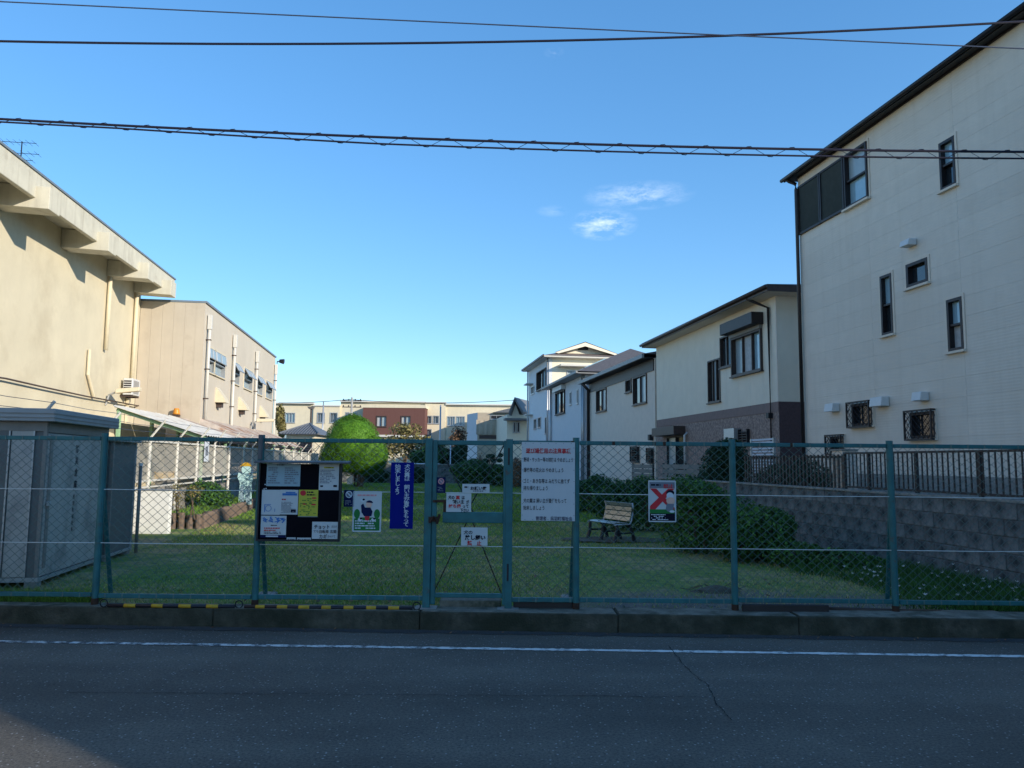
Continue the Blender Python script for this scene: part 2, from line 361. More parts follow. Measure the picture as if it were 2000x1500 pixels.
def window(parent, T, r, frame='dark_brown', panes=('glass_dark',), fw_=.045, proud=.03, split='u', sill=True, depth=.10, trim=None, name='window'):
    """an opening r=(u0,u1,z0,z1) with a frame, one pane for each entry, and a sill"""
    u0_, u1_, z0, z1 = r; mb = MB(T); f = fw_
    mb.box(u0_, u0_ + f, -depth, proud, z0, z1); mb.box(u1_ - f, u1_, -depth, proud, z0, z1)
    mb.box(u0_ + f, u1_ - f, -depth, proud, z0, z0 + f); mb.box(u0_ + f, u1_ - f, -depth, proud, z1 - f, z1)
    n = len(panes); cells = []
    for i in range(n):
        if split == 'u':
            a = u0_ + f + (u1_ - u0_ - 2 * f) * i / n; b = u0_ + f + (u1_ - u0_ - 2 * f) * (i + 1) / n; cells.append((a, b, z0 + f, z1 - f))
            if i: mb.box(a - f * .35, a + f * .35, -depth * .9, proud * .3, z0 + f, z1 - f)
        else:
            a = z0 + f + (z1 - z0 - 2 * f) * i / n; b = z0 + f + (z1 - z0 - 2 * f) * (i + 1) / n; cells.append((u0_ + f, u1_ - f, a, b))
            if i: mb.box(u0_ + f, u1_ - f, -depth * .9, proud * .3, a - f * .35, a + f * .35)
    w = mb.build(name, frame, parent)
    for i, (c, p) in enumerate(zip(cells, panes)):
        MB(T).box(c[0], c[1], -depth * (.75 - .12 * (i % 2)), -depth * (.68 - .12 * (i % 2)), c[2], c[3]).build('pane', p, w)
    MB(T).box(u0_ - .004, u1_ + .004, -depth - .03, -depth - .002, z0 - .004, z1 + .004).build('backing', 'black_metal', w)
    if sill: MB(T).box(u0_ - .05, u1_ + .05, proud * .2, proud + .045, z0 - .045, z0 - .005).build('sill', trim or frame, w)
    if trim:
        mb = MB(T); q = .05
        for bx in ((u0_ - q, u0_ - .002, z0, z1 + q), (u1_ + .002, u1_ + q, z0, z1 + q), (u0_ - .002, u1_ + .002, z1 + .002, z1 + q)): mb.box(bx[0], bx[1], 0, .022, bx[2], bx[3])
        mb.build('trim', trim, w)
    return w
def rect_x(F, a, b, xl=0.0, zs=None):
    p = F.x(*a, xl); q = F.x(*b, xl); u = sorted((p.y, q.y)); z = sorted((p.z, q.z)); return (u[0], u[1], z[0], z[1])
def rect_y(F, a, b, yl=0.0):
    p = F.y(*a, yl); q = F.y(*b, yl); u = sorted((p.x, q.x)); z = sorted((p.z, q.z)); return (u[0], u[1], z[0], z[1])
def text(parent, body, x, z, h, mt, width=None, bold=0.0, align='CENTER', y=-.004, name='lettering', line=1.0, T=None):
    c = bpy.data.curves.new('lettering', 'FONT'); c.body = body; c.size = 1; c.align_x = align; c.align_y = 'CENTER'; c.space_line = line; c.offset = bold; c.resolution_u = 2
    o = bpy.data.objects.new('lettering', c); COL.objects.link(o)
    me = bpy.data.meshes.new_from_object(o.evaluated_get(bpy.context.evaluated_depsgraph_get())); bpy.data.objects.remove(o)
    n = len(me.vertices); co = np.empty(n * 3, np.float32); me.vertices.foreach_get('co', co); co = co.reshape(-1, 3)
    if n == 0: return None
    mn, mx_ = co.min(0), co.max(0); sx = sy = h
    if width: sx = width / (mx_[0] - mn[0])
    cx = (mn[0] + mx_[0]) / 2 if align == 'CENTER' else mn[0]
    if line == 1.0 and '\n' not in body: cy = .36
    else: cy = (mn[1] + mx_[1]) / 2
    if '\n' in body: sy = h / (mx_[1] - mn[1])
    out = np.stack([x + (co[:, 0] - cx) * sx, np.full(n, y), z + (co[:, 1] - cy) * sy], 1)
    if T: out = np.array([T(*p) for p in out])
    me.vertices.foreach_set('co', out.astype(np.float32).ravel()); me.materials.clear(); me.materials.append(MATS[mt]); me.update()
    return link(name, me, parent)
def small_print(parent, x0, x1, z0, z1, rows, mt, y=-.0035, fill=.85, name='small_print'):
    """rows of print too small to read, as broken dashes"""
    mb = MB(); dz = (z1 - z0) / rows
    for r in range(rows):
        z = z1 - (r + .5) * dz; x = x0; end = x0 + (x1 - x0) * random.uniform(.55, 1)
        while x < end:
            w = random.uniform(.4, 1.6) * dz * .9
            if random.random() < fill: mb.add([(x, y, z - dz * .26), (min(x + w, end), y, z - dz * .26), (min(x + w, end), y, z + dz * .26), (x, y, z + dz * .26)], [(0, 1, 2, 3)])
            x += w + dz * .22
    return tag(mb.build(name, mt, parent), kind='stuff')
def flat(parent, name, pts, mt, y=-.004):
    return MB().add([(p[0], y, p[1]) for p in pts], [tuple(range(len(pts)))]).build(name, mt, parent)
def ell(cx, cz, rx, rz, n=18, a0=0, a1=2 * math.pi): return [(cx + rx * math.cos(a0 + (a1 - a0) * i / n), cz + rz * math.sin(a0 + (a1 - a0) * i / n)) for i in range(n)]
# ================================================================== the setting
def asphalt():
    M = bpy.data.materials.new('asphalt'); M.use_nodes = True; nt = M.node_tree; b = nt.nodes['Principled BSDF']; b.inputs['Roughness'].default_value = .82
    tcn = nt.nodes.new('ShaderNodeTexCoord')
    def noise(s, d=4, r=.6):
        n = nt.nodes.new('ShaderNodeTexNoise'); n.inputs['Scale'].default_value = s; n.inputs['Detail'].default_value = d; n.inputs['Roughness'].default_value = r; nt.links.new(tcn.outputs['Object'], n.inputs['Vector']); return n.outputs['Fac']
    mp = nt.nodes.new('ShaderNodeMapping'); mp.inputs['Scale'].default_value = (.16, 1.1, 1); nt.links.new(tcn.outputs['Object'], mp.inputs['Vector'])
    tr = nt.nodes.new('ShaderNodeTexNoise'); tr.inputs['Scale'].default_value = 1; tr.inputs['Detail'].default_value = 3; nt.links.new(mp.outputs[0], tr.inputs['Vector'])
    av = nt.nodes.new('ShaderNodeMath'); nt.links.new(noise(.8, 8, .7), av.inputs[0]); nt.links.new(tr.outputs['Fac'], av.inputs[1]); hv = nt.nodes.new('ShaderNodeMath'); hv.operation = 'MULTIPLY'; hv.inputs[1].default_value = .5; nt.links.new(av.outputs[0], hv.inputs[0])
    base = ramp(nt, hv.outputs[0], [(.38, (.082, .072, .059)), (.50, (.126, .111, .091)), (.60, (.170, .150, .122))])
    grit = ramp(nt, noise(58, 4, .8), [(.34, (.25, .25, .25)), (.50, (.72, .72, .72)), (.64, (1.0, 1.0, 1.0)), (.80, (1, 1, 1))])
    mx = nt.nodes.new('ShaderNodeMix'); mx.data_type = 'RGBA'; mx.blend_type = 'MULTIPLY'; mx.inputs['Factor'].default_value = 1; nt.links.new(base, mx.inputs['A']); nt.links.new(grit, mx.inputs['B'])
    v = nt.nodes.new('ShaderNodeTexVoronoi'); v.inputs['Scale'].default_value = 46; nt.links.new(tcn.outputs['Object'], v.inputs['Vector'])
    cmpn = nt.nodes.new('ShaderNodeMapRange'); cmpn.inputs[1].default_value = .34; cmpn.inputs[2].default_value = .22; nt.links.new(v.outputs['Distance'], cmpn.inputs[0])
    sel = nt.nodes.new('ShaderNodeSeparateColor'); nt.links.new(v.outputs['Color'], sel.inputs[0])
    g = nt.nodes.new('ShaderNodeMath'); g.operation = 'GREATER_THAN'; g.inputs[1].default_value = .86; nt.links.new(sel.outputs[0], g.inputs[0])
    mm = nt.nodes.new('ShaderNodeMath'); mm.operation = 'MULTIPLY'; nt.links.new(cmpn.outputs[0], mm.inputs[0]); nt.links.new(g.outputs[0], mm.inputs[1])
    m2 = nt.nodes.new('ShaderNodeMix'); m2.data_type = 'RGBA'; nt.links.new(mm.outputs[0], m2.inputs['Factor']); nt.links.new(mx.outputs['Result'], m2.inputs['A']); m2.inputs['B'].default_value = (.27, .265, .25, 1)
    nt.links.new(m2.outputs['Result'], b.inputs['Base Color'])
    bp = nt.nodes.new('ShaderNodeBump'); bp.inputs['Strength'].default_value = .55; bp.inputs['Distance'].default_value = .006; nt.links.new(noise(90, 4, .7), bp.inputs['Height']); nt.links.new(bp.outputs[0], b.inputs['Normal'])
    MATS['asphalt'] = M
def line_paint():
    M = bpy.data.materials.new('road_paint'); M.use_nodes = True; nt = M.node_tree; b = nt.nodes['Principled BSDF']; b.inputs['Roughness'].default_value = .7
    tcn = nt.nodes.new('ShaderNodeTexCoord'); n = nt.nodes.new('ShaderNodeTexNoise'); n.inputs['Scale'].default_value = 7; n.inputs['Detail'].default_value = 9; n.inputs['Roughness'].default_value = .8
    nt.links.new(tcn.outputs['Object'], n.inputs['Vector'])
    sx = nt.nodes.new('ShaderNodeSeparateXYZ'); nt.links.new(tcn.outputs['Object'], sx.inputs[0])
    mr = nt.nodes.new('ShaderNodeMapRange'); mr.inputs[1].default_value = -5; mr.inputs[2].default_value = -1; mr.inputs[3].default_value = .09; mr.inputs[4].default_value = 0; nt.links.new(sx.outputs[0], mr.inputs[0])
    ad = nt.nodes.new('ShaderNodeMath'); nt.links.new(n.outputs['Fac'], ad.inputs[0]); nt.links.new(mr.outputs[0], ad.inputs[1])
    nt.links.new(ramp(nt, ad.outputs[0], [(.50, (.66, .65, .63)), (.60, (.06, .06, .062))]), b.inputs['Base Color']); MATS['road_paint'] = M
def lawn_mat():
    M = bpy.data.materials.new('lawn'); M.use_nodes = True; nt = M.node_tree; b = nt.nodes['Principled BSDF']; b.inputs['Roughness'].default_value = .95
    tcn = nt.nodes.new('ShaderNodeTexCoord')
    def noise(s, d=5, r=.6):
        n = nt.nodes.new('ShaderNodeTexNoise'); n.inputs['Scale'].default_value = s; n.inputs['Detail'].default_value = d; n.inputs['Roughness'].default_value = r; nt.links.new(tcn.outputs['Object'], n.inputs['Vector']); return n.outputs['Fac']
    a = ramp(nt, noise(1.1, 8, .7), [(.36, (.15, .29, .05)), (.48, (.25, .33, .08)), (.57, (.46, .39, .18)), (.70, (.39, .30, .17))])
    f = ramp(nt, noise(38, 4, .7), [(.3, (.62, .62, .62)), (.7, (1.0, 1.0, 1.0))])
    mx = nt.nodes.new('ShaderNodeMix'); mx.data_type = 'RGBA'; mx.blend_type = 'MULTIPLY'; mx.inputs['Factor'].default_value = 1; nt.links.new(a, mx.inputs['A']); nt.links.new(f, mx.inputs['B'])
    tuft = ramp(nt, noise(6.5, 7, .75), [(.36, (.34, .40, .34)), (.50, (.82, .84, .80)), (.62, (1, 1, 1))])
    mt2 = nt.nodes.new('ShaderNodeMix'); mt2.data_type = 'RGBA'; mt2.blend_type = 'MULTIPLY'; mt2.inputs['Factor'].default_value = 1; nt.links.new(mx.outputs['Result'], mt2.inputs['A']); nt.links.new(tuft, mt2.inputs['B']); mx = mt2
    sx = nt.nodes.new('ShaderNodeSeparateXYZ'); nt.links.new(tcn.outputs['Object'], sx.inputs[0])
    m1 = nt.nodes.new('ShaderNodeMapRange'); m1.inputs[1].default_value = 9.0; m1.inputs[2].default_value = 7.7; nt.links.new(sx.outputs[1], m1.inputs[0])
    m3 = nt.nodes.new('ShaderNodeMapRange'); m3.inputs[1].default_value = -.5; m3.inputs[2].default_value = 1.5; nt.links.new(sx.outputs[0], m3.inputs[0])
    pm = nt.nodes.new('ShaderNodeMath'); pm.operation = 'MULTIPLY'; nt.links.new(m1.outputs[0], pm.inputs[0]); nt.links.new(m3.outputs[0], pm.inputs[1])
    ad = nt.nodes.new('ShaderNodeMath'); nt.links.new(pm.outputs[0], ad.inputs[0]); nt.links.new(noise(2.2, 6), ad.inputs[1])
    mr = nt.nodes.new('ShaderNodeMapRange'); mr.inputs[1].default_value = .75; mr.inputs[2].default_value = 1.15; nt.links.new(ad.outputs[0], mr.inputs[0])
    grv = ramp(nt, noise(50, 3, .8), [(.3, (.08, .07, .06)), (.7, (.26, .23, .19))])
    m4 = nt.nodes.new('ShaderNodeMix'); m4.data_type = 'RGBA'; nt.links.new(mr.outputs[0], m4.inputs['Factor']); nt.links.new(mx.outputs['Result'], m4.inputs['A']); nt.links.new(grv, m4.inputs['B'])
    nt.links.new(m4.outputs['Result'], b.inputs['Base Color'])
    bp = nt.nodes.new('ShaderNodeBump'); bp.inputs['Strength'].default_value = .9; bp.inputs['Distance'].default_value = .03; nt.links.new(noise(28, 5, .7), bp.inputs['Height']); nt.links.new(bp.outputs[0], b.inputs['Normal']); MATS['lawn'] = M
asphalt(); line_paint(); lawn_mat()
mat('ground_earth', (.12, .115, .10), .95, .3, 2, bump=.6, bscale=20)
mat('yard_paving', (.20, .19, .17), .9, .15, 3, bump=.4, bscale=30)

def sheet(name, pts, mt, kind='structure'):
    return tag(MB().add(pts, [tuple(range(len(pts)))]).build(name, mt), kind=kind)
g = MB(); g.add([(-700, -700, -.03), (700, -700, -.03), (700, 7.42, -.03), (-700, 7.42, -.03), (700, 7.42, .12), (-700, 7.42, .12), (700, 1500, .12), (-700, 1500, .12)], [(0, 1, 2, 3), (3, 2, 4, 5), (5, 4, 6, 7)])
tag(g.build('ground', 'ground_earth'), kind='structure')
KS = -.0248
def ky(x): return 7.145 + KS * x
road = sheet('road', [(-60, -1.9, 0), (60, -1.9, 0), (60, ky(60) + .02, 0), (-60, ky(-60) + .02, 0)], 'asphalt')
def ribbon(name, mt, pts, w, parent, z, jit=0.0):
    V = []; F = []
    for i, (x, y) in enumerate(pts):
        x2, y2 = pts[min(i + 1, len(pts) - 1)]; x1, y1 = pts[max(i - 1, 0)]; l = math.hypot(x2 - x1, y2 - y1); nx, ny = -(y2 - y1) / l, (x2 - x1) / l
        ww = w * (1 + random.uniform(-jit, jit)); V += [(x + nx * ww / 2, y + ny * ww / 2, z), (x - nx * ww / 2, y - ny * ww / 2, z)]
        if i: F.append((2 * i - 2, 2 * i - 1, 2 * i + 1, 2 * i))
    return MB().add(V, F).build(name, mt, parent)
xs = np.arange(-12, 12, .035)
LY = lambda x: 6.487 - .0203 * x
ribbon('edge_line', 'road_paint', [(float(x), LY(x)) for x in xs], .068, road, .004, .24)
def wander(p, q, step, amp):
    L = math.dist(p, q); n = int(L / step); o = 0; out = []
    for i in range(n + 1):
        o = o * .8 + random.uniform(-amp, amp); t = i / n; nx, ny = -(q[1] - p[1]) / L, (q[0] - p[0]) / L
        out.append((p[0] + (q[0] - p[0]) * t + nx * o, p[1] + (q[1] - p[1]) * t + ny * o))
    return out
a, b_ = on_z(135, 1353, 0), on_z(1385, 1362, 0)
ribbon('crack', 'crack', wander((a.x, a.y), (b_.x, b_.y), .03, .008), .005, road, .0042, .7)
pts = [on_z(*p, 0) for p in ((1305, 1262), (1330, 1290), (1362, 1325), (1385, 1342), (1400, 1375), (1430, 1410))]; pl = []
for p, q in zip(pts, pts[1:]): pl += wander((p.x, p.y), (q.x, q.y), .025, .008)[:-1]
ribbon('crack', 'crack', pl, .006, road, .0042, .7)
# gutter strip: dust along the foot of the kerb
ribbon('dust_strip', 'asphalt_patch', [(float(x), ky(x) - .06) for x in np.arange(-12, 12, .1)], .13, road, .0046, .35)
# kerb of separate blocks
kerb = tag(B('kerb', 'block_joint', None, (-24, 24, 7.31, 7.44, -.02, .15)), kind='structure')
seams = [-24, -12, -9.2, -7.1, -4.9, -2.72, -.82, .98, 2.6, 4.6, 6.7, 9, 12, 24]
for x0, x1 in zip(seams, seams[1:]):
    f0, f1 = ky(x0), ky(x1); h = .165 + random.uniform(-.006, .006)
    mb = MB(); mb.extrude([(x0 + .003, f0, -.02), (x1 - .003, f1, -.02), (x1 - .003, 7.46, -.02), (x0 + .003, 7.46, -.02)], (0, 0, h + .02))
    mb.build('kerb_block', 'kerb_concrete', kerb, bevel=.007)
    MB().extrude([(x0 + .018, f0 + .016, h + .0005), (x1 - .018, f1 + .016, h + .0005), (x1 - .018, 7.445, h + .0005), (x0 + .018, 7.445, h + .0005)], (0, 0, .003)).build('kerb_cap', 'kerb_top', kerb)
# lawn
LFX = lambda Y: -5.0 - KL * Y; RFX = lambda Y: 7.08 - KR * Y
nx_, ny_ = 60, 90; V = []; F = []
for j in range(ny_ + 1):
    Y = 7.42 + (48.6 - 7.42) * (j / ny_) ** 1.5
    for i in range(nx_ + 1):
        X = LFX(Y) + (RFX(Y) - LFX(Y)) * i / nx_; z = .15 + .02 * math.sin(X * .9 + Y * .31) * math.sin(Y * .5) * min(1, (Y - 7.4) / 2)
        z -= .02 * max(0, 1 - (Y - 7.42) / .6); V.append((X, Y, z))
for j in range(ny_):
    for i in range(nx_): k = j * (nx_ + 1) + i; F.append((k, k + 1, k + nx_ + 2, k + nx_ + 1))
lawn = tag(MB().add(V, F).build('lawn', 'lawn', smooth=True), kind='structure')
# school yard, raised house plots, yard beyond the back wall
sheet('school_yard', [(-90, 7.44, .135), (LFX(7.44) - .02, 7.44, .135), (LFX(75) - .02, 75, .135), (-90, 75, .135)], 'yard_paving')
sheet('back_yard', [(LFX(48.8), 48.8, .14), (RFX(48.8), 48.8, .14), (RFX(120) + 10, 120, .14), (LFX(120), 120, .14)], 'yard_paving')
tz = [(7.44, 1.04), (18.5, 1.04), (22, .8), (30, .5), (48, .42), (80, .3), (120, .2)]; V = []; F = []
for i, (Y, z) in enumerate(tz):
    V += [(RFX(Y) + .1, Y, z), (60, Y, z)]
    if i: F.append((2 * i - 2, 2 * i - 1, 2 * i + 1, 2 * i))
V += [(60, 7.44, -.03), (RFX(7.44) + .1, 7.44, -.03)]; F.append((0, 1, 2 * len(tz), 2 * len(tz) + 1))
tag(MB().add(V, F).build('house_terrace', 'yard_paving'), kind='structure')

# grass blades
def blades(name, n, yr, xr, hgt, wid, mt, dens=None):
    Y = yr[0] + (yr[1] - yr[0]) * RNG.random(n) ** 1.35; lo = xr[0](Y); hi = xr[1](Y); X = lo + (hi - lo) * RNG.random(n)
    keep = RNG.random(n) < (dens(X, Y) if dens else np.ones(n)); X, Y = X[keep], Y[keep]; n = len(X)
    h = hgt * RNG.uniform(.5, 1.4, n) * (1 + .25 * np.sin(X * 1.7) * np.sin(Y * 1.3)); a = RNG.uniform(0, np.pi, n); lean = RNG.normal(0, .55, (n, 2)) * h[:, None]; w = wid * RNG.uniform(.6, 1.3, n)
    z = np.full(n, .145); z = z - .02 * np.maximum(0, 1 - (Y - 7.42) / .6)
    P0 = np.stack([X - np.cos(a) * w, Y - np.sin(a) * w, z], 1); P1 = np.stack([X + np.cos(a) * w, Y + np.sin(a) * w, z], 1); P2 = np.stack([X + lean[:, 0], Y + lean[:, 1], z + h], 1)
    return tag(mesh_np(name, np.stack([P0, P1, P2], 1), np.arange(3 * n).reshape(n, 3), mt), kind='stuff')
GRID = RNG.random((64, 64))
def vnoise(X, Y, s):
    x, y = np.asarray(X) * s + 20, np.asarray(Y) * s + 3; i, j = np.floor(x).astype(int), np.floor(y).astype(int); fx_, fy_ = x - i, y - j; fx_ = fx_ * fx_ * (3 - 2 * fx_); fy_ = fy_ * fy_ * (3 - 2 * fy_)
    g = lambda a, b: GRID[a % 64, b % 64]; return (g(i, j) * (1 - fx_) + g(i + 1, j) * fx_) * (1 - fy_) + (g(i, j + 1) * (1 - fx_) + g(i + 1, j + 1) * fx_) * fy_
hashn = lambda X, Y: np.clip((.55 * vnoise(X, Y, .8) + .3 * vnoise(X, Y, 2.1) + .15 * vnoise(X, Y, 5) - .28) / .44, 0, 1)
bare = lambda X, Y: np.clip((Y - 7.6) / 1.4, 0, 1) * .9 + .1 + np.clip((.6 - X) / 1.5, 0, 1) * (1 - np.clip((Y - 7.6) / 1.4, 0, 1))
lx = lambda Y: np.maximum(-6.3 + 0 * Y, LFX(Y) + 1.0); rx_ = lambda Y: RFX(Y) - .1
tag(blades('lawn_grass', 120000, (7.5, 19), (lx, rx_), .036, .006, 'grass_blade', lambda X, Y: (.15 + .85 * hashn(X, Y)) * bare(X, Y)), 'short green grass of the lawn', 'grass')
tag(blades('dry_lawn_grass', 90000, (7.5, 19), (lx, rx_), .030, .006, 'grass_dry', lambda X, Y: (1 - .9 * hashn(X, Y)) * np.clip(bare(X, Y), .3, 1)), 'straw coloured dry grass of the lawn', 'grass')
tag(blades('far_lawn_grass', 90000, (18, 47), (lambda Y: LFX(Y) + .6, rx_), .05, .014, 'grass_blade'), 'green grass at the far end of the lawn', 'grass')
tag(blades('verge_grass', 9000, (7.47, 7.75), (lambda Y: -6.5 + 0 * Y, lambda Y: -4.0 + 0 * Y), .10, .005, 'grass_blade'), 'longer grass along the kerb beside the grey shed', 'grass')
tag(blades('wall_foot_grass', 22000, (7.5, 10.6), (lambda Y: 3.3 + (Y - 7.5) * .1, rx_), .11, .006, 'leaf_mid', lambda X, Y: np.clip((X - 3.5 - (Y - 7.5) * .2 - 1.4 * (vnoise(X, Y, 1.6) - .5)) / .7, 0, 1)), 'dark low plants along the foot of the block wall', 'grass')
# loose stones on the bare ground
P = np.stack([RNG.uniform(.9, 3.9, 700), 7.5 + 1.1 * RNG.random(700) ** 1.7, np.full(700, .142)], 1)
s_ = RNG.uniform(.006, .022, 700)[:, None]; D = np.array([[1, 0, 0], [0, 1, 0], [-1, 0, 0], [0, -1, 0], [0, 0, .7]])
V = P[:, None, :] + D[None] * s_[:, :, None] * RNG.uniform(.7, 1.3, (700, 5, 1)); F = (np.arange(700)[:, None, None] * 5 + np.array([[0, 1, 4], [1, 2, 4], [2, 3, 4], [3, 0, 4]])[None]).reshape(-1, 3)
tag(mesh_np('gravel', V, F, 'gravel'), 'loose grey gravel on bare ground behind the fence', 'gravel', kind='stuff')

nl = 260; P = np.stack([RNG.uniform(-4.8, 4.6, nl), 7.6 + 7 * RNG.random(nl) ** 1.5, np.full(nl, .175)], 1)
tag(leaf_mesh('fallen_leaves', P, np.tile([0., 0., 2.5], (nl, 1)), .028, 'leaf_dry', None, 0), 'scattered brown fallen leaves on the lawn', 'leaves', kind='stuff')
nl = 90; xx = RNG.uniform(-6, 6, nl); P = np.stack([xx, ky(xx) - .03 - .12 * RNG.random(nl) ** 2, np.full(nl, .012)], 1)
tag(leaf_mesh('gutter_leaves', P, np.tile([0., 0., 2.5], (nl, 1)), .016, 'leaf_dry', None, 0), 'small dry leaves and grit gathered along the kerb foot', 'leaves', kind='stuff')
p = on_z(1398, 1157, .15); t = thing('soil_heap', 'small dark heap of soil and twigs on the bare ground', 'soil heap', (p.x, p.y, .145)); V = []; F = []; n = 14
for k in range(4):
    for i in range(n): a = i * 2 * math.pi / n; r = (1 - k / 3.4) * (1 + random.uniform(-.18, .18)); V.append((r * .30 * math.cos(a), r * .17 * math.sin(a), .075 * (1 - (1 - k / 3.4) ** 2) + random.uniform(-.008, .01)))
for k in range(3):
    for i in range(n): F.append((k * n + i, k * n + (i + 1) % n, (k + 1) * n + (i + 1) % n, (k + 1) * n + i))
F.append(tuple(range(3 * n, 4 * n))); MB().add(V, F).build('heap', 'soil', t); mb = MB()
for _ in range(16): a = random.uniform(0, 6.28); x, y = random.uniform(-.3, .3), random.uniform(-.15, .15); mb.tube([(x, y, .03), (x + .12 * math.cos(a), y + .12 * math.sin(a), random.uniform(.04, .1))], .004, 4)
tag(mb.build('twig', 'bark', t), kind='stuff')
# ================================================================== front fence
FY = 7.36
def fx(px, py=1100): return on_y(px, py, FY).x
fence = thing('chain_link_fence', 'teal green chain-link fence running along the kerb', 'fence', (0, FY, 0))
ZT, ZB = 1.715, .255
def chain(x0, x1, z0, z1, w=.092, h=.080, r=.0021, y=0.0):
    """diamond mesh: wires that zigzag up and hook into their neighbours"""
    nc = int(round((x1 - x0) / (w / 2))); nr = int(round((z1 - z0) / (h / 2))); dx = (x1 - x0) / nc; dz = (z1 - z0) / nr
    i, j = np.meshgrid(np.arange(nc), np.arange(nr), indexing='ij'); i = i.ravel(); j = j.ravel(); par = (i + j) % 2
    A = np.stack([x0 + (i + par) * dx, y + np.where(par, r, -r), z0 + j * dz], 1); Bq = np.stack([x0 + (i + 1 - par) * dx, y + np.where(par, -r, r), z0 + (j + 1) * dz], 1)
    d = Bq - A; d /= np.linalg.norm(d, axis=1)[:, None]; s1 = np.cross(d, [0, 1, 0]); s1 /= np.linalg.norm(s1, axis=1)[:, None]; s2 = np.cross(d, s1)
    V = np.stack([A + s1 * r, A + s2 * r, A - s1 * r, A - s2 * r, Bq + s1 * r, Bq + s2 * r, Bq - s1 * r, Bq - s2 * r], 1)
    F = (np.arange(len(A))[:, None, None] * 8 + np.array([[0, 1, 5, 4], [1, 2, 6, 5], [2, 3, 7, 6], [3, 0, 4, 7]])[None]).reshape(-1, 4)
    return V.reshape(-1, 3), F
pp = [-420, -125, 190, 501, 834, 993, 1125, 1434, 1746, 2060, 2370]
px_ = [fx(p) for p in pp]
for i, x in enumerate(px_):
    gatepost = i in (4, 5)
    if gatepost: o = B('gate_post', 'fence_green', fence, (x - .034, x + .034, -.034, .034, .16, 1.745), bevel=.004); B('base_plate', 'concrete', o, (x - .10, x + .10, -.09, .09, .16, .172))
    else:
        o = MB().tube([(x, 0, .15), (x, 0, 1.765)], .0315, 12).build('post', 'fence_green', fence, smooth=False)
        MB().tube([(x, 0, .15), (x, 0, .225)], .0335, 12).build('rust_collar', 'rust', o)
    foot = {2: (219, 1148), 3: (520, 1152), 6: (1114, 1156), 8: (1732, 1164)}.get(i)
    if foot:
        fb = on_y(*foot, FY + .56).x; MB().tube([(x + (fb - x) * .05, .03, 1.25), (fb, .56, .10)], .022, 8).build('brace', 'fence_green', fence)
        if i in (3, 6): B('footing', 'concrete', fence, (fb - .09, fb + .09, .46, .66, .12, .19), bevel=.01)
for x0, x1 in zip(px_, px_[1:]):
    if abs(x0 - px_[4]) < 1e-6: continue
    a, b_ = x0 + .034, x1 - .034; dz = random.uniform(-.008, .008)
    MB().box(a, b_, -.018, .018, ZT - .019, ZT + .019).build('top_rail', 'fence_green', fence, bevel=.004)
    MB().box(a, b_, -.018, .018, ZB - .02 + dz, ZB + .02 + dz).build('bottom_rail', 'fence_green', fence, bevel=.004)
    V, F = chain(a, b_, ZB + .01, ZT - .01); tag(mesh_np('wire_mesh', V, F, 'fence_wire', fence), kind='stuff')
    mb = MB()
    for q in np.arange(a + .06, b_, .16): mb.box(q, q + .012, -.021, -.017, ZT - .02, ZT + .02); mb.box(q, q + .012, -.021, -.017, ZB - .02 + dz, ZB + .02 + dz)
    tag(mb.build('wire_tie', 'fence_wire', fence), kind='stuff')
    for z in (1.235, .735): MB().tube([(a - .03, -.012, z), ((a + b_) / 2, -.012, z - .003), (b_ + .03, -.012, z)], .0042, 6).build('tension_wire', 'wire_white', fence)
for p in (1118, 1198, 1277, 1297, 1545): x = fx(p, 870); B('rust_patch', 'rust', fence, (x - .014, x + .014, -.0205, -.0182, ZT - .0185, ZT + .0185))

# gate
gl, gr = fx(846.5), fx(986)
gate = thing('park_gate', 'teal green chain-link gate with a solid middle rail and rusty latch', 'gate', (0, FY - .005, 0))
for x in (gl, gr): B('stile', 'fence_green', gate, (x - .022, x + .022, -.02, .02, .20, ZT + .015), bevel=.004)
B('top_rail', 'fence_green', gate, (gl + .022, gr - .022, -.018, .018, ZT - .03, ZT + .013), bevel=.004)
B('bottom_rail', 'fence_green', gate, (gl + .022, gr - .022, -.018, .018, .262, .302), bevel=.004)
zp1 = on_y(925, 1000, FY).z; zp0 = on_y(925, 1021, FY).z
B('middle_rail', 'fence_green', gate, (gl + .08, gr - .022, -.024, .02, zp0, zp1), bevel=.004)
V, F = chain(gl + .022, gr - .022, zp1, ZT - .03); tag(mesh_np('wire_mesh', V, F, 'fence_wire', gate), kind='stuff')
V, F = chain(gl + .022, gr - .022, .30, zp0); tag(mesh_np('wire_mesh', V, F, 'fence_wire', gate), kind='stuff')
cx_ = (gl + gr) / 2
for q in ((gl + .02, ZT - .03), (gr - .02, ZT - .03)): MB().tube([(q[0], .012, q[1]), (cx_ + (.03 if q[0] < cx_ else -.03), .012, zp1)], .0065, 6).build('brace_rod', 'black_metal', gate)
for q in ((gl + .01, .31), (gr - .03, .30)): MB().tube([(q[0], .012, q[1]), (cx_ + (-.03 if q[0] < cx_ else .03), .012, zp0)], .0065, 6).build('brace_rod', 'rust', gate)
for z in (1.235, .735): MB().tube([(gl + .02, -.012, z), (gr - .02, -.012, z)], .004, 6).build('tension_wire', 'wire_white', gate)
p0, p1 = on_y(846, 976, FY), on_y(871, 1000, FY)
B('hand_hole_frame', 'rust', gate, (p0.x, p1.x, -.025, .02, p0.z - .024, p0.z), (p1.x - .024, p1.x, -.024, .019, p1.z, p0.z - .024))
mb = MB(); lz = (zp0 + zp1) / 2 - .02
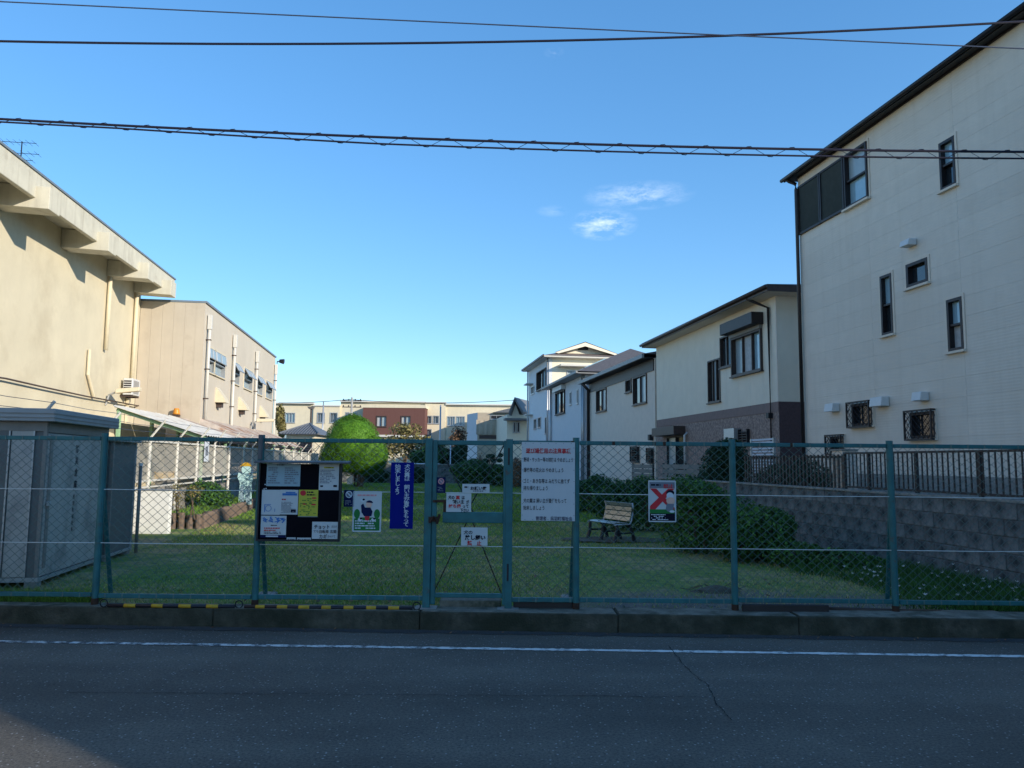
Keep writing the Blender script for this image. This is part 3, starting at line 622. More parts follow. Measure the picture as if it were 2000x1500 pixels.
mb.box(gl - .05, gl + .05, -.045, -.022, lz - .02, lz + .025); mb.tube([(gl - .04, -.05, lz - .03), (gl, -.06, lz + .03), (gl + .04, -.05, lz - .02)], .012, 6); mb.tube([(gl + .03, -.045, lz - .04), (gl + .055, -.045, lz + .05)], .014, 6)
mb.build('latch', 'rust', gate)
for z in (.42, 1.5): MB().tube([(gr + .028, -.02, z), (gr + .028, -.02, z + .16)], .013, 8).build('hinge', 'black_metal', gate)

# striped bars lying on the kerb
def striped_bar(a, b_, bands, rings, label):
    t = thing('striped_bar', label, 'barrier bar', (0, 7.235, .182)); A, Bq = on_y(a, 1175, 7.235).x, on_y(b_, 1175, 7.235).x
    MB().tube([(A, 0, 0), (Bq, 0, 0)], .0165, 10).build('bar', 'stripe_black', t, smooth=True)
    for (p, q) in bands: MB().tube([(on_y(p, 1175, 7.235).x, 0, 0), (on_y(q, 1175, 7.235).x, 0, 0)], .0178, 10).build('yellow_band', 'yellow', t, smooth=True)
    for p in rings:
        c = on_y(p, 1175, 7.235).x; pts = [(c + .034 * math.cos(q * math.pi / 8), 0, .020 + .034 * math.sin(q * math.pi / 8)) for q in range(17)]
        MB().tube(pts, .0055, 6).build('end_ring', 'black_plastic', t, smooth=True)
striped_bar(211, 459, [(243, 266), (297, 319), (350, 374), (404, 427)], (203, 467), 'black bar with four yellow bands and a ring at each end')
striped_bar(478, 806, [(500, 518), (542, 562), (584, 605), (629, 647), (672, 691), (716, 735), (759, 780)], (814,), 'longer black bar with seven yellow bands below the notice board')
# slabs and boards lying at the foot of the fence
def slab(name, label, cat, x0, x1, y0, y1, z0, z1, mt):
    t = thing(name, label, cat, ((x0 + x1) / 2, (y0 + y1) / 2, z0)); w, d = (x1 - x0) / 2, (y1 - y0) / 2
    B('slab', mt, t, (-w, w, -d, d, 0, z1 - z0), bevel=.006); return t
slab('threshold_slab', 'dark concrete slab under the gate', 'slab', gl + .06, gr - .03, FY + .05, FY + .2, .13, .225, 'kerb_top')
slab('fence_plank', 'dark plank on edge under the fence beside the gate', 'plank', px_[5] + .05, px_[6] - .03, FY + .02, FY + .06, .165, .235, 'dark_brown')
slab('fence_plank', 'dark brown board on edge with a pale top edge under the fence', 'plank', px_[7] + .05, fx(1614, 1190), FY - .07, FY - .035, .165, .235, 'dark_brown')
t = thing('drain_pipe', 'old brown pipe lying along the foot of the fence', 'pipe', (0, 0, 0))
MB().tube([(fx(1618), FY + .05, .185), (px_[8] - .06, FY + .04, .175), (fx(1840), FY + .06, .165)], .016, 8).build('pipe', 'brown_metal', t, smooth=True)

# ================================================================== signs on the fence
def sign(name, label, cat, r, mt, y=7.325, thick=.004, part='panel', edge=None, group=None):
    p, q = on_y(r[0], r[1], y), on_y(r[2], r[3], y); w, h = q.x - p.x, p.z - q.z
    t = thing(name, label, cat, ((p.x + q.x) / 2, y, (p.z + q.z) / 2), 0, group); B(part, mt, t, (-w / 2, w / 2, 0, thick, -h / 2, h / 2))
    if edge: B('edge', edge, t, (-w / 2 - .004, -w / 2, -.003, thick + .001, -h / 2, h / 2), (w / 2, w / 2 + .004, -.003, thick + .001, -h / 2, h / 2), (-w / 2, w / 2, -.003, thick + .001, h / 2, h / 2 + .004), (-w / 2, w / 2, -.003, thick + .001, -h / 2 - .004, -h / 2))
    return t, w, h
# blue banner
t, w, h = sign('dog_mess_banner', 'tall deep blue banner with two columns of white lettering', 'banner', (764, 903, 806, 1033), 'banner_blue')
text(t, '\n'.join('犬の糞は　飼い主が責任をもって'), w * .21, h * .005, h * .94, 'ink_white', width=w * .25, bold=.012, line=.84)
text(t, '\n'.join('始末しましょう'), -w * .20, h * .245, h * .46, 'ink_white', width=w * .25, bold=.012, line=.84)
# rules board
t, w, h = sign('rules_board', 'large pale board of park rules with a red underlined heading', 'sign', (1019, 863, 1123, 1018), 'sign_white', y=7.318)
text(t, '遊び場使用の注意事項', 0, h * .408, .052, 'ink_red', width=w * .84, bold=.022)
B('underline', 'ink_red', t, (-w * .42, w * .42, -.004, -.001, h * .362, h * .367))
for body, z, wd in (('野球・サッカー等の球技は やめましょう', .292, .92), ('爆竹等の花火は やめましょう', .160, .74), ('ゴミ・あき缶等は みだりに捨てず', .020, .86), ('持ち帰りましょう', -.070, .45), ('犬の糞は 飼い主が責任をもって', -.228, .80), ('始末しましょう', -.318, .39)):
    text(t, body, -w * .46, h * z, .046, 'ink', width=w * wd, bold=.008, align='LEFT')
text(t, '管理者　呉羽町福祉会', w * .11, -h * .452, .042, 'ink_navy', width=w * .68, bold=.008)
mb = MB()
for i in range(7):
    for s in (-1, 1): mb.disc((-w / 2 + w * (i + .5) / 7, -.003, s * (h / 2 - .012)), .004, .003, 6); mb.disc((s * (w / 2 - .01), -.003, -h / 2 + h * (i + .5) / 7), .004, .003, 6)
mb.build('rivet', 'ink_grey', t)
# green poster with a figure
t, w, h = sign('walk_poster', 'poster with a cartoon person above a green field', 'poster', (691, 960, 743, 1038), 'paper', edge='ink_white')
flat(t, 'green_field', [(-w * .46, -h * .48), (w * .46, -h * .48), (w * .46, -h * .18), (w * .2, -h * .15), (-w * .2, -h * .15), (-w * .46, -h * .18)], 'ink_green', -.002)
for sx in (-1, 1): flat(t, 'tree_shape', ell(sx * w * .36, -h * .06, w * .11, h * .12), 'ink_green', -.0025)
flat(t, 'coat', [(-w * .20, -h * .02), (-w * .10, -h * .12), (w * .16, -h * .12), (w * .2, h * .0), (w * .12, h * .1), (-w * .08, h * .1), (-w * .14, h * .2), (-w * .22, h * .16)], 'ink_navy', -.003)
flat(t, 'face', ell(w * .06, h * .17, w * .11, h * .07), 'skin_print', -.0036); flat(t, 'hair', ell(w * .08, h * .21, w * .13, h * .07, 12, 0, math.pi), 'ink_navy', -.004)
flat(t, 'shorts', [(-w * .08, -h * .12), (w * .10, -h * .12), (w * .07, -h * .25), (-w * .05, -h * .25)], 'ink_red', -.0036)
for sx, sz in ((-.24, -.2), (.24, -.2), (-.16, .28)): flat(t, 'animal_shape', ell(w * sx, h * sz, w * .08, h * .035), 'ink_white', -.0042); flat(t, 'animal_patch', ell(w * (sx + .03), h * (sz + .02), w * .045, h * .025), 'ink', -.0046)
small_print(t, -w * .36, w * .40, h * .37, h * .45, 1, 'ink_pink', fill=1, name='heading_print'); small_print(t, -w * .42, w * .42, -h * .45, -h * .21, 4, 'ink_white', y=-.0045)
# two dark no-smoking plates
for r, lab in (((672, 957, 691, 990), 'small dark plate with a pale round symbol hung beside the green poster'), ((853, 932, 870, 963), 'small dark plate with a pink ring symbol hung on the gate')):
    t, w, h = sign('prohibition_plate', lab, 'sign', r, 'ink_navy', group='dark plates with round symbols')
    mb = MB(); n = 18
    for i in range(n):
        a0, a1 = i * 2 * math.pi / n, (i + 1) * 2 * math.pi / n; R, q = w * .34, w * .25; c = h * .24
        mb.add([(R * math.cos(a0), -.003, c + R * math.sin(a0)), (R * math.cos(a1), -.003, c + R * math.sin(a1)), (q * math.cos(a1), -.003, c + q * math.sin(a1)), (q * math.cos(a0), -.003, c + q * math.sin(a0))], [(0, 1, 2, 3)])
    mb.add([(-w * .24, -.0034, h * .24 + w * .16), (-w * .18, -.0034, h * .24 + w * .24), (w * .24, -.0034, h * .24 - w * .16), (w * .18, -.0034, h * .24 - w * .24)], [(0, 1, 2, 3)])
    mb.build('ring_symbol', 'ink_pink' if r[0] > 800 else 'ink_white', t); flat(t, 'symbol_ground', ell(0, h * .24, w * .22, w * .22), 'ink_grey', -.002)
    small_print(t, -w * .36, w * .36, -h * .40, -h * .1, 4, 'ink_grey')
# red cross poster
t, w, h = sign('red_cross_poster', 'poster with a big red cross over a cartoon person', 'poster', (1267, 939, 1320, 1019), 'paper', edge='ink_white')
B('heading_band', 'ink_grey', t, (-w * .47, w * .47, -.003, -.001, h * .32, h * .47))
text(t, '禁止', w * .24, h * .40, .042, 'ink_red', width=w * .40, bold=.03, y=-.005)
small_print(t, -w * .42, w * .02, h * .36, h * .44, 1, 'ink', fill=1, y=-.0045, name='heading_print')
flat(t, 'cross_bar', [(-w * .46, h * .31), (-w * .22, h * .31), (w * .46, -h * .16), (w * .46, -h * .20), (w * .3, -h * .2)], 'ink_red', -.0025); flat(t, 'cross_bar', [(w * .46, h * .31), (w * .22, h * .31), (-w * .46, -h * .12), (-w * .46, -h * .2), (-w * .26, -h * .2)], 'ink_red', -.0029)
flat(t, 'grass_band', [(-w * .47, -h * .30), (w * .47, -h * .30), (w * .47, -h * .2), (-w * .47, -h * .2)], 'ink_green', -.0033); B('text_band', 'ink', t, (-w * .47, w * .47, -.0036, -.001, -h * .48, -h * .30))
flat(t, 'hair', ell(w * .30, h * .21, w * .15, h * .07), 'ink', -.0038); flat(t, 'face', ell(w * .29, h * .14, w * .13, h * .08), 'ink_white', -.0042)
flat(t, 'shirt', ell(w * .31, h * .01, w * .16, h * .09), 'skin_print', -.0046); flat(t, 'trousers', [(w * .16, -h * .06), (w * .44, -h * .06), (w * .40, -h * .22), (w * .22, -h * .26), (w * .12, -h * .2)], 'ink_grey', -.005)
flat(t, 'shoe', ell(w * .36, -h * .25, w * .1, h * .03), 'ink_white', -.0054); small_print(t, -w * .42, w * .42, -h * .47, -h * .31, 4, 'ink_white', y=-.0052)
# three small plates on the gate
t, w, h = sign('request_plate', 'narrow pale plate with one line of dark lettering on the gate', 'sign', (903, 945, 956, 963), 'paper')
text(t, 'お願い致', w * .10, h * .14, h * .42, 'ink', width=w * .60, bold=.03); small_print(t, -w * .42, -w * .22, h * -.02, h * .3, 1, 'ink', fill=1); small_print(t, -w * .1, w * .45, -h * .42, -h * .15, 1, 'ink_grey')
t, w, h = sign('dog_mess_plate', 'white plate with black and red lettering above the middle rail of the gate', 'sign', (872, 963, 920, 1000), 'paper')
for body, x, z, wd, mt_ in (('犬の', -.30, .33, .26, 'ink'), ('糞', -.04, .33, .17, 'ink_red'), ('は', .18, .33, .12, 'ink'), ('飼い主', -.02, .10, .48, 'ink'), ('が', .36, .10, .12, 'ink'), ('持ち帰', -.16, -.13, .50, 'ink_red'), ('って', .28, -.13, .24, 'ink'), ('下さい', .24, -.35, .34, 'ink')):
    text(t, body, w * x, h * z, h * .22, mt_, width=w * wd, bold=.03)
t, w, h = sign('dog_leash_plate', 'white plate with black and red lettering below the middle rail of the gate', 'sign', (901, 1030, 952, 1066), 'paper')
text(t, '犬の', -w * .24, h * .30, h * .24, 'ink', width=w * .34, bold=.02); text(t, '放し飼い', w * .03, h * .03, h * .28, 'ink', width=w * .78, bold=.04); text(t, '禁　止', 0, -h * .28, h * .28, 'ink_red', width=w * .54, bold=.04)

# notice board
mat('hood_grey', (.10, .095, .10), .6, .15, 8)
BY = 7.27
p, q = on_y(507, 903, BY), on_y(663, 1058, BY); bw, bh = q.x - p.x, p.z - q.z
nb = thing('notice_board', 'black notice board with a grey metal hood fixed to the fence', 'notice board', ((p.x + q.x) / 2, BY, (p.z + q.z) / 2))
B('board', 'board_black', nb, (-bw / 2 + .015, bw / 2 - .015, .004, .03, -bh / 2 + .015, bh / 2 - .01), bevel=.002)
B('frame', 'black_metal', nb, (-bw / 2, -bw / 2 + .015, -.012, .034, -bh / 2, bh / 2), (bw / 2 - .015, bw / 2, -.012, .034, -bh / 2, bh / 2), (-bw / 2 + .015, bw / 2 - .015, -.012, .034, -bh / 2, -bh / 2 + .015))
mb = MB(); mb.extrude([(-bw / 2 - .02, -.10, bh / 2 - .006), (-bw / 2 - .02, -.10, bh / 2 + .008), (-bw / 2 - .02, .04, bh / 2 + .022), (-bw / 2 - .02, .04, bh / 2 - .006)], (bw + .10, 0, 0)); mb.build('hood', 'hood_grey', nb, bevel=.003)
B('hanger', 'hood_grey', nb, (-bw / 2 - .02, -bw / 2 + .012, .0, .04, bh / 2 + .03, bh / 2 + .26))
mb = MB()
for i in range(5): mb.disc((-bw / 2 + .055 + random.uniform(-.02, .02), .001, bh / 2 - .2 + random.uniform(-.06, .06)), .006, .004, 8)
mb.build('pin', 'ink_white', nb)
def paper(r, label, mt='paper', name='pinned_notice', **k): return sign(name, label, 'notice', r, mt, y=BY + .001, thick=.002, part='sheet', group='sheets on the notice board')
t, w, h = paper((521.6, 905, 585.7, 950), 'pale blue landscape sheet at the top of the notice board', 'paper_blue'); small_print(t, -w * .45, -w * .06, -h * .4, h * .35, 8, 'ink_grey'); small_print(t, w * .04, w * .46, -h * .4, h * .35, 8, 'ink_grey'); small_print(t, -w * .2, w * .1, h * .40, h * .47, 1, 'ink', name='heading_print')
t, w, h = paper((624, 906, 661, 957.5), 'white portrait sheet with a yellow marked heading'); B('marked_heading', 'paper_yellow', t, (-w * .26, w * .24, -.003, -.001, h * .33, h * .39)); small_print(t, -w * .24, w * .22, h * .34, h * .38, 1, 'ink', y=-.0045); small_print(t, -w * .44, w * .44, -h * .25, h * .29, 9, 'ink_grey'); B('print_block', 'ink', t, (w * .24, w * .42, -.003, -.001, -h * .38, -h * .30), (-w * .42, -w * .28, -.003, -.001, -h * .38, -h * .32))
t, w, h = paper((512, 956.5, 546, 1005.5), 'nearly blank white sheet with a pale blue line emblem')
mb = MB(); n = 20
for i in range(n):
    a0, a1 = i * 2 * math.pi / n, (i + 1) * 2 * math.pi / n
    for R, q in ((.17 * w, .145 * w),): mb.add([(-w * .12 + R * math.cos(a0), -.003, -h * .24 + R * math.sin(a0)), (-w * .12 + R * math.cos(a1), -.003, -h * .24 + R * math.sin(a1)), (-w * .12 + q * math.cos(a1), -.003, -h * .24 + q * math.sin(a1)), (-w * .12 + q * math.cos(a0), -.003, -h * .24 + q * math.sin(a0))], [(0, 1, 2, 3)])
mb.box(-w * .34, -w * .31, -.003, -.001, -h * .40, -h * .08); mb.box(-w * .31, w * .02, -.003, -.001, -h * .10, -h * .08); mb.box(w * .22, w * .245, -.003, -.001, -h * .38, -h * .25); mb.build('emblem', 'ink_blue', t)
t, w, h = paper((548, 956.5, 581, 1005), 'white sheet with a blue banner heading and small print'); B('blue_heading', 'ink_blue', t, (-w * .38, w * .44, -.003, -.001, h * .27, h * .36), (-w * .2, w * .34, -.003, -.001, h * .37, h * .42)); small_print(t, -w * .4, -w * .05, h * .06, h * .16, 1, 'ink_red', fill=1); small_print(t, -w * .42, w * .42, -h * .44, h * .02, 10, 'ink_grey'); B('print_block', 'ink', t, (w * .12, w * .40, -.0032, -.001, -h * .42, -h * .30))
t, w, h = paper((584, 956.5, 620, 1010), 'bright yellow flyer with red round marks', 'paper_yellow')
flat(t, 'red_mark', ell(-w * .28, h * .38, w * .15, h * .10), 'ink_red', -.002)
for cx__, cz in ((.30, .20), (-.18, -.02), (.28, -.04)): flat(t, 'red_mark', ell(w * cx__, h * cz, w * .13, h * .03), 'ink_red', -.002)
small_print(t, -w * .08, w * .42, h * .27, h * .46, 2, 'ink', fill=1); small_print(t, -w * .42, w * .42, -h * .45, h * .2, 11, 'ink_green', fill=.45)
B('bottom_edge', 'ink_grey', t, (-w / 2, w / 2, -.003, -.001, -h / 2, -h * .47))
t, w, h = paper((510, 1007, 558, 1050), 'white flyer with large blue brush lettering'); mb = MB(); rs = random.Random(3)
for c in range(4):
    cx0 = -w * .34 + c * w * .225 + (.03 * w if c > 1 else 0)
    for _ in range(7):
        a0 = rs.uniform(0, math.pi); l = w * rs.uniform(.05, .10); px0, pz0 = cx0 + rs.uniform(-.06, .06) * w, h * .30 + rs.uniform(-.09, .09) * h; dx, dz = math.cos(a0) * l, math.sin(a0) * l * .8; nx0, nz0 = -math.sin(a0) * w * .016, math.cos(a0) * w * .016
        mb.add([(px0 - dx + nx0, -.003 - .0001 * _, pz0 - dz + nz0), (px0 - dx - nx0, -.003 - .0001 * _, pz0 - dz - nz0), (px0 + dx - nx0, -.003 - .0001 * _, pz0 + dz - nz0), (px0 + dx + nx0, -.003 - .0001 * _, pz0 + dz + nz0)], [(0, 1, 2, 3)])
tag(mb.build('brush_lettering', 'ink_blue', t), kind='stuff'); small_print(t, -w * .1, w * .3, h * .02, h * .1, 1, 'ink'); small_print(t, -w * .36, w * .40, -h * .22, -h * .02, 2, 'ink_red', fill=1); small_print(t, -w * .36, w * .44, -h * .34, -h * .22, 2, 'ink'); B('dark_strip', 'ink_navy', t, (-w / 2, w / 2, -.003, -.001, -h / 2, -h * .38)); B('label_strip', 'ink_white', t, (-w * .28, w * .2, -.005, -.003, -h * .47, -h * .41))
t, w, h = paper((610, 1019, 659, 1053), 'white plate urging bicycle locking in bold dark lettering')
text(t, 'チョット', -w * .12, h * .29, h * .27, 'ink', width=w * .60, bold=.02); text(t, 'だけ', w * .36, h * .27, h * .16, 'ink', width=w * .2); text(t, 'でも', -w * .34, 0, h * .18, 'ink', width=w * .2); text(t, '自転車 玄関', w * .12, 0, h * .22, 'ink', width=w * .66, bold=.01); text(t, 'カギ', -w * .06, -h * .28, h * .27, 'ink', width=w * .30, bold=.02); text(t, 'かけて', w * .27, -h * .30, h * .16, 'ink', width=w * .30)
t, w, h = paper((560, 1049.5, 577, 1057), 'small white name strip at the bottom edge, the shorter of two'); text(t, '呉羽町', 0, 0, h * .75, 'ink', width=w * .85, bold=.02)
t, w, h = paper((580, 1050, 607, 1057.5), 'small white name strip at the bottom edge, the longer of two'); text(t, '福祉会掲示板', 0, 0, h * .75, 'ink', width=w * .92, bold=.02)
# ================================================================== left side: sheds, low wall, planting, white fence
SF = Frame((-5.0, 8.28, .15), math.atan(.165))
s1 = from_frame('storage_shed', 'grey steel storage shed with a ribbed roof edge beside the fence', 'shed', SF)
L1 = SF.x(208, 900).y; HS = 1.74
R = facade('right', 0)
B('body', 'shed_dark', s1, (-2.3, -.012, .012, L1 - .012, .10, HS))
for x in (-.06, -1.1, -2.2):
    for y in (.06, L1 - .1): B('footing', 'concrete', s1, (x - .06, x + .06, y - .06, y + .06, -.02, .068))
B('base_rail', 'alu', s1, (-2.3, .012, -.012, 0, .07, .115), (0, .014, 0, L1, .07, .11))
B('corner_post', 'shed_trim', s1, (-.03, .006, -.006, .03, .11, HS + .02)); B('corner_post', 'shed_trim', s1, (-.03, .006, L1 - .03, L1 + .006, .11, HS + .02))
u0s, u1s = .04, L1 - .04; n = 4
for i in range(n):
    a = u0s + (u1s - u0s) * i / n; b_ = u0s + (u1s - u0s) * (i + 1) / n
    B('side_panel', 'shed_grey', s1, (-.01, .004, a + .004, b_ - .004, .12, HS - .10), bevel=.003)
pa, pb = SF.x(95, 900).y, SF.x(107, 900).y
B('door_channel', 'shed_trim', s1, (.0042, .016, pa, pa + .06, .2, HS - .12))
hp = SF.x(93, 982); B('handle', 'alu', s1, (.016, .04, pa - .03, pa + .04, hp.z - .03, hp.z + .02), bevel=.004)
Tt = lambda x, y, z: R(x, -y, z)
q = SF.x(145, 960)
for i, ch in enumerate('防災倉庫'): text(s1, ch, q.y, SF.x(146, 872 + i * 23).z, .10, 'ink', T=Tt, y=-.0062, bold=.018)
for i, ch in enumerate('呉羽町福祉会'): text(s1, ch, q.y - .02, SF.x(140, 968 + i * 12.5).z, .056, 'ink', T=Tt, y=-.0062, bold=.018)
for i, x in enumerate((-.12, -.36, -.62, -1.0, -1.4, -1.8, -2.2)):
    B('door_panel', 'shed_grey' if i % 2 == 0 else 'shed_dark', s1, (max(-2.29, x - .36 if i > 2 else x - .22), x + .0, -.006, .012, .12, HS - .08), bevel=.003)
    B('door_stile', 'alu', s1, (x - .008, x + .008, -.012, -.0062, .12, HS - .08))
B('lintel', 'shed_trim', s1, (-2.3, .004, -.01, .02, HS - .08, HS + .02), (-.02, .01, .03, L1, HS - .09, HS + .02))
ov = .11
B('roof', 'shed_roof', s1, (-2.45, ov, -ov, L1 + ov * .5, HS + .022, HS + .16), bevel=.006)
for z in (.055, .10): B('roof_rib', 'shed_trim', s1, (-2.44, ov + .006, -ov - .006, -ov, HS + z, HS + z + .012), (ov, ov + .006, -ov, L1 + ov * .5, HS + z, HS + z + .012))
y0, y1 = SF.x(213, 1000).y, SF.x(259, 1000).y
s2 = thing('storage_shed', 'lower dark grey metal shed standing behind the larger shed', 'shed', SF.M @ Vector((0, y0, 0)), SF.ang); d = y1 - y0; h2 = 1.60
B('body', 'shed_dark', s2, (-1.6, -.01, .01, d - .01, .10, h2)); B('side_panel', 'shed_dark', s2, (-.008, .003, .05, d - .06, .13, h2 - .04), bevel=.003)
B('corner_post', 'alu', s2, (-.03, .012, d - .05, d, .1, h2)); B('corner_post', 'shed_trim', s2, (-.03, .012, 0, .04, .1, h2)); B('base_rail', 'alu', s2, (-1.6, .016, 0, d, .07, .105)); B('roof', 'shed_roof', s2, (-1.7, .06, -.05, d + .05, h2 + .002, h2 + .06), bevel=.006)
for y in (.08, d - .1): B('footing', 'concrete', s2, (-.14, 0, y - .07, y + .07, -.03, .068))
t = thing('marker_post', 'grey pipe post with a pale cap at the corner of the dark shed', 'post', SF.M @ Vector((.06, y1 + .05, 0))); MB().tube([(0, 0, -.05), (0, 0, 1.27)], .024, 10).build('pole', 'shed_trim', t, smooth=True); MB().tube([(0, 0, 1.27), (0, 0, 1.31)], .03, 10).build('cap', 'white_plastic', t)
# low white wall
wl, wr = on_y(196, 1040, 14.5), on_y(327, 1032, 14.5)
t = thing('low_wall', 'low white rendered wall with a dark coping beside the sheds', 'wall', ((wl.x + wr.x) / 2, 14.5, .1)); w = (wr.x - wl.x) / 2
B('wall', 'low_wall_white', t, (-w, w * .45, 0, .14, 0, .83)); B('wall', 'low_wall_white', t, (w * .452, w, 0, .14, 0, .83)); B('coping', 'concrete', t, (-w - .02, w + .02, -.015, .155, .832, .865))
# log edging with planter bed
edge = thing('log_edging', 'edging of short upright logs round the raised planting bed', 'edging', (0, 0, .13))
c0, c1, c2 = on_z(328, 1031, .15), on_z(395, 1031, .15), on_z(497, 993, .15); far = c1 + (c2 - c1) * 2.6
def logrow(a, b_, step):
    n = max(1, int((b_ - a).length / step))
    for i in range(n):
        p = a + (b_ - a) * ((i + .5) / n); r = step * .49; h = .30 + random.uniform(-.025, .025)
        me = MB().tube([(0, 0, 0), (0, 0, h - .02), (0, 0, h)], r, 9, r * .93).build('log', 'log', edge); me.location = (p.x, p.y, 0)
logrow(c0, c1, .135); logrow(c1, far, .17)
V = [(c0.x, c0.y, .36), (c1.x, c1.y, .36), (far.x, far.y, .36), (LFX(far.y), far.y, .42), (LFX(c0.y), c0.y, .42)]
sheet('planting_bed', V, 'soil')
Pn = 7000; tt = RNG.random(Pn); uu = RNG.random(Pn) ** .8; lft = np.stack([LFX(c1.y + (far.y - c1.y) * tt), c1.y + (far.y - c1.y) * tt, np.full(Pn, .40)], 1); rgt = np.stack([c1.x + (far.x - c1.x) * tt, c1.y + (far.y - c1.y) * tt, np.full(Pn, .36)], 1)
PB = rgt + (lft - rgt) * uu[:, None] * .8; h = RNG.uniform(.04, .14, Pn); a = RNG.uniform(0, 3.14, Pn); V = np.stack([PB - np.stack([np.cos(a), np.sin(a), 0 * a], 1) * .012, PB + np.stack([np.cos(a), np.sin(a), 0 * a], 1) * .012, PB + np.stack([RNG.normal(0, .04, Pn), RNG.normal(0, .04, Pn), h], 1)], 1)
tag(mesh_np('bed_grass', V, np.arange(3 * Pn).reshape(-1, 3), 'grass_blade'), 'green weeds in the raised planting bed', 'grass', kind='stuff')
p = on_z(405, 994, .38); bush('bed_shrub', 'bright green leafy shrub in the log-edged bed', 'shrub', p, [(-.05, 0, .30, .42, .38, .32), (.2, .1, .24, .34, .3, .26)], 4200, .035, 'leaf_mid')
p = on_z(345, 1012, .36); bush('bed_shrub', 'straggly reddish brown shrub beside the low white wall', 'shrub', p, [(0, 0, .38, .14, .14, .34), (.22, .2, .50, .2, .2, .18)], 600, .022, 'leaf_olive', shell=.1, stem=.014)

# white mesh fence
WF = Frame((-5.0 - KL * 20, 20, .15), AL)
wf = from_frame('white_mesh_fence', 'white steel mesh fence with slanted barbed wire arms', 'fence', WF)
zt, zb = 1.73, .96
posts = sorted([WF.x(a, 920).y for a in (290, 344, 383, 417, 446, 474, 491, 506)]); posts = [posts[0] - 2.4 * k for k in (5, 4, 3, 2, 1)] + posts
step = 2.6
while posts[-1] < 24: posts.append(posts[-1] + step)
for y in posts:
    MB().tube([(0, y, 0), (0, y, zt + .02)], .034, 8).build('post', 'white_paint', wf)
    MB().tube([(0, y, zt + .02), (.0, y + .02, zt + .05), (.26, y + .02, zt + .40)], .022, 6).build('barbed_wire_arm', 'white_paint', wf)
ya, yb = posts[0], posts[-1]
B('top_rail', 'white_paint', wf, (-.02, .02, ya, yb, zt - .03, zt + .01)); B('bottom_rail', 'white_paint', wf, (-.02, .02, ya, yb, zb - .03, zb + .01)); B('lower_rail', 'white_paint', wf, (-.02, .02, ya, yb, zb - .145, zb - .115))
V, F = chain(ya, yb, zb, zt - .03, .075, .06, .0036); V = np.stack([V[:, 1] - .03, V[:, 0], V[:, 2]], 1); tag(mesh_np('mesh_panel', V, F, 'white_paint', wf), kind='stuff')
for k in range(3): MB().tube([(.08 + .08 * k, y, zt + .16 + .11 * k - .015 * (i % 2)) for i, y in enumerate(np.arange(ya, yb, 1.2))], .004, 5).build('barbed_wire', 'cable_grey', wf)
fw2 = from_frame('base_wall', 'low grey concrete base wall under the white mesh fence', 'wall', Frame(WF.M @ Vector((-.12, 0, 0)), AL)); B('wall', 'concrete', fw2, (-.08, .05, ya, yb, -.05, .72))
q = WF.x(401, 880); B('sheet', 'ink_white', (t := tag(link('notice_sheet', None, None, WF.M @ Vector((.03, q.y, q.z)), AL), 'small white printed sheet tied to the white mesh fence', 'notice')), (0, .004, -.22, .22, -.27, .22))
B('print_block', 'ink_grey', t, (.0042, .006, -.12, .12, -.12, .10))
q = WF.x(355, 935); t = tag(link('yellow_box', None, None, WF.M @ Vector((-.35, q.y, .9)), AL), 'yellow plastic case behind the bottom rail of the white fence', 'case'); B('case', 'yellow', t, (-.1, .1, -.5, .5, 0, .17), bevel=.02); B('lid', 'yellow', t, (-.11, .11, -.51, .51, .172, .19), bevel=.01); B('stand', 'concrete', t, (-.08, .08, -.4, .4, -.78, -.002))
# child-shaped warning figure
q = on_z(478, 982, .40); t = thing('child_figure_sign', 'pale blue child-shaped figure with a yellow hat standing in the bed', 'figure sign', (q.x, q.y, .36))
mb = MB(); S = 1.0
body = [(-.17, 0), (-.05, 0), (-.02, .12), (.03, .12), (.06, 0), (.17, 0), (.15, .55), (.2, .70), (.17, .80), (.08, .78), (-.08, .78), (-.2, .82), (-.22, .70), (-.15, .55)]
mb.extrude([(x, 0, z) for x, z in body], (0, .035, 0)); mb.build('body', 'figure_blue', t)
MB().extrude([(x, -.006, z) for x, z in ell(0, .90, .12, .13)], (0, .045, 0)).build('head', 'figure_blue', t); MB().extrude([(x, -.012, z) for x, z in ([(-.17, .99), (.17, .99)] + ell(0, .99, .12, .10, 8, 0.2, math.pi - .2))], (0, .05, 0)).build('hat', 'yellow', t)
for sx in (-1, 1): MB().extrude([(sx * .02, -.004, .02), (sx * .14, -.004, .02), (sx * .12, -.004, .48), (sx * .03, -.004, .48)], (0, -.006, 0)).build('trouser_leg', 'paper_blue', t)
# climbing plants by the figure
p = on_z(500, 985, .4); bush('bed_shrub', 'thin dark twiggy shrub behind the pale blue figure', 'shrub', p, [(.1, .4, .55, .3, .3, .55)], 900, .03, 'leaf_dark', shell=.2)

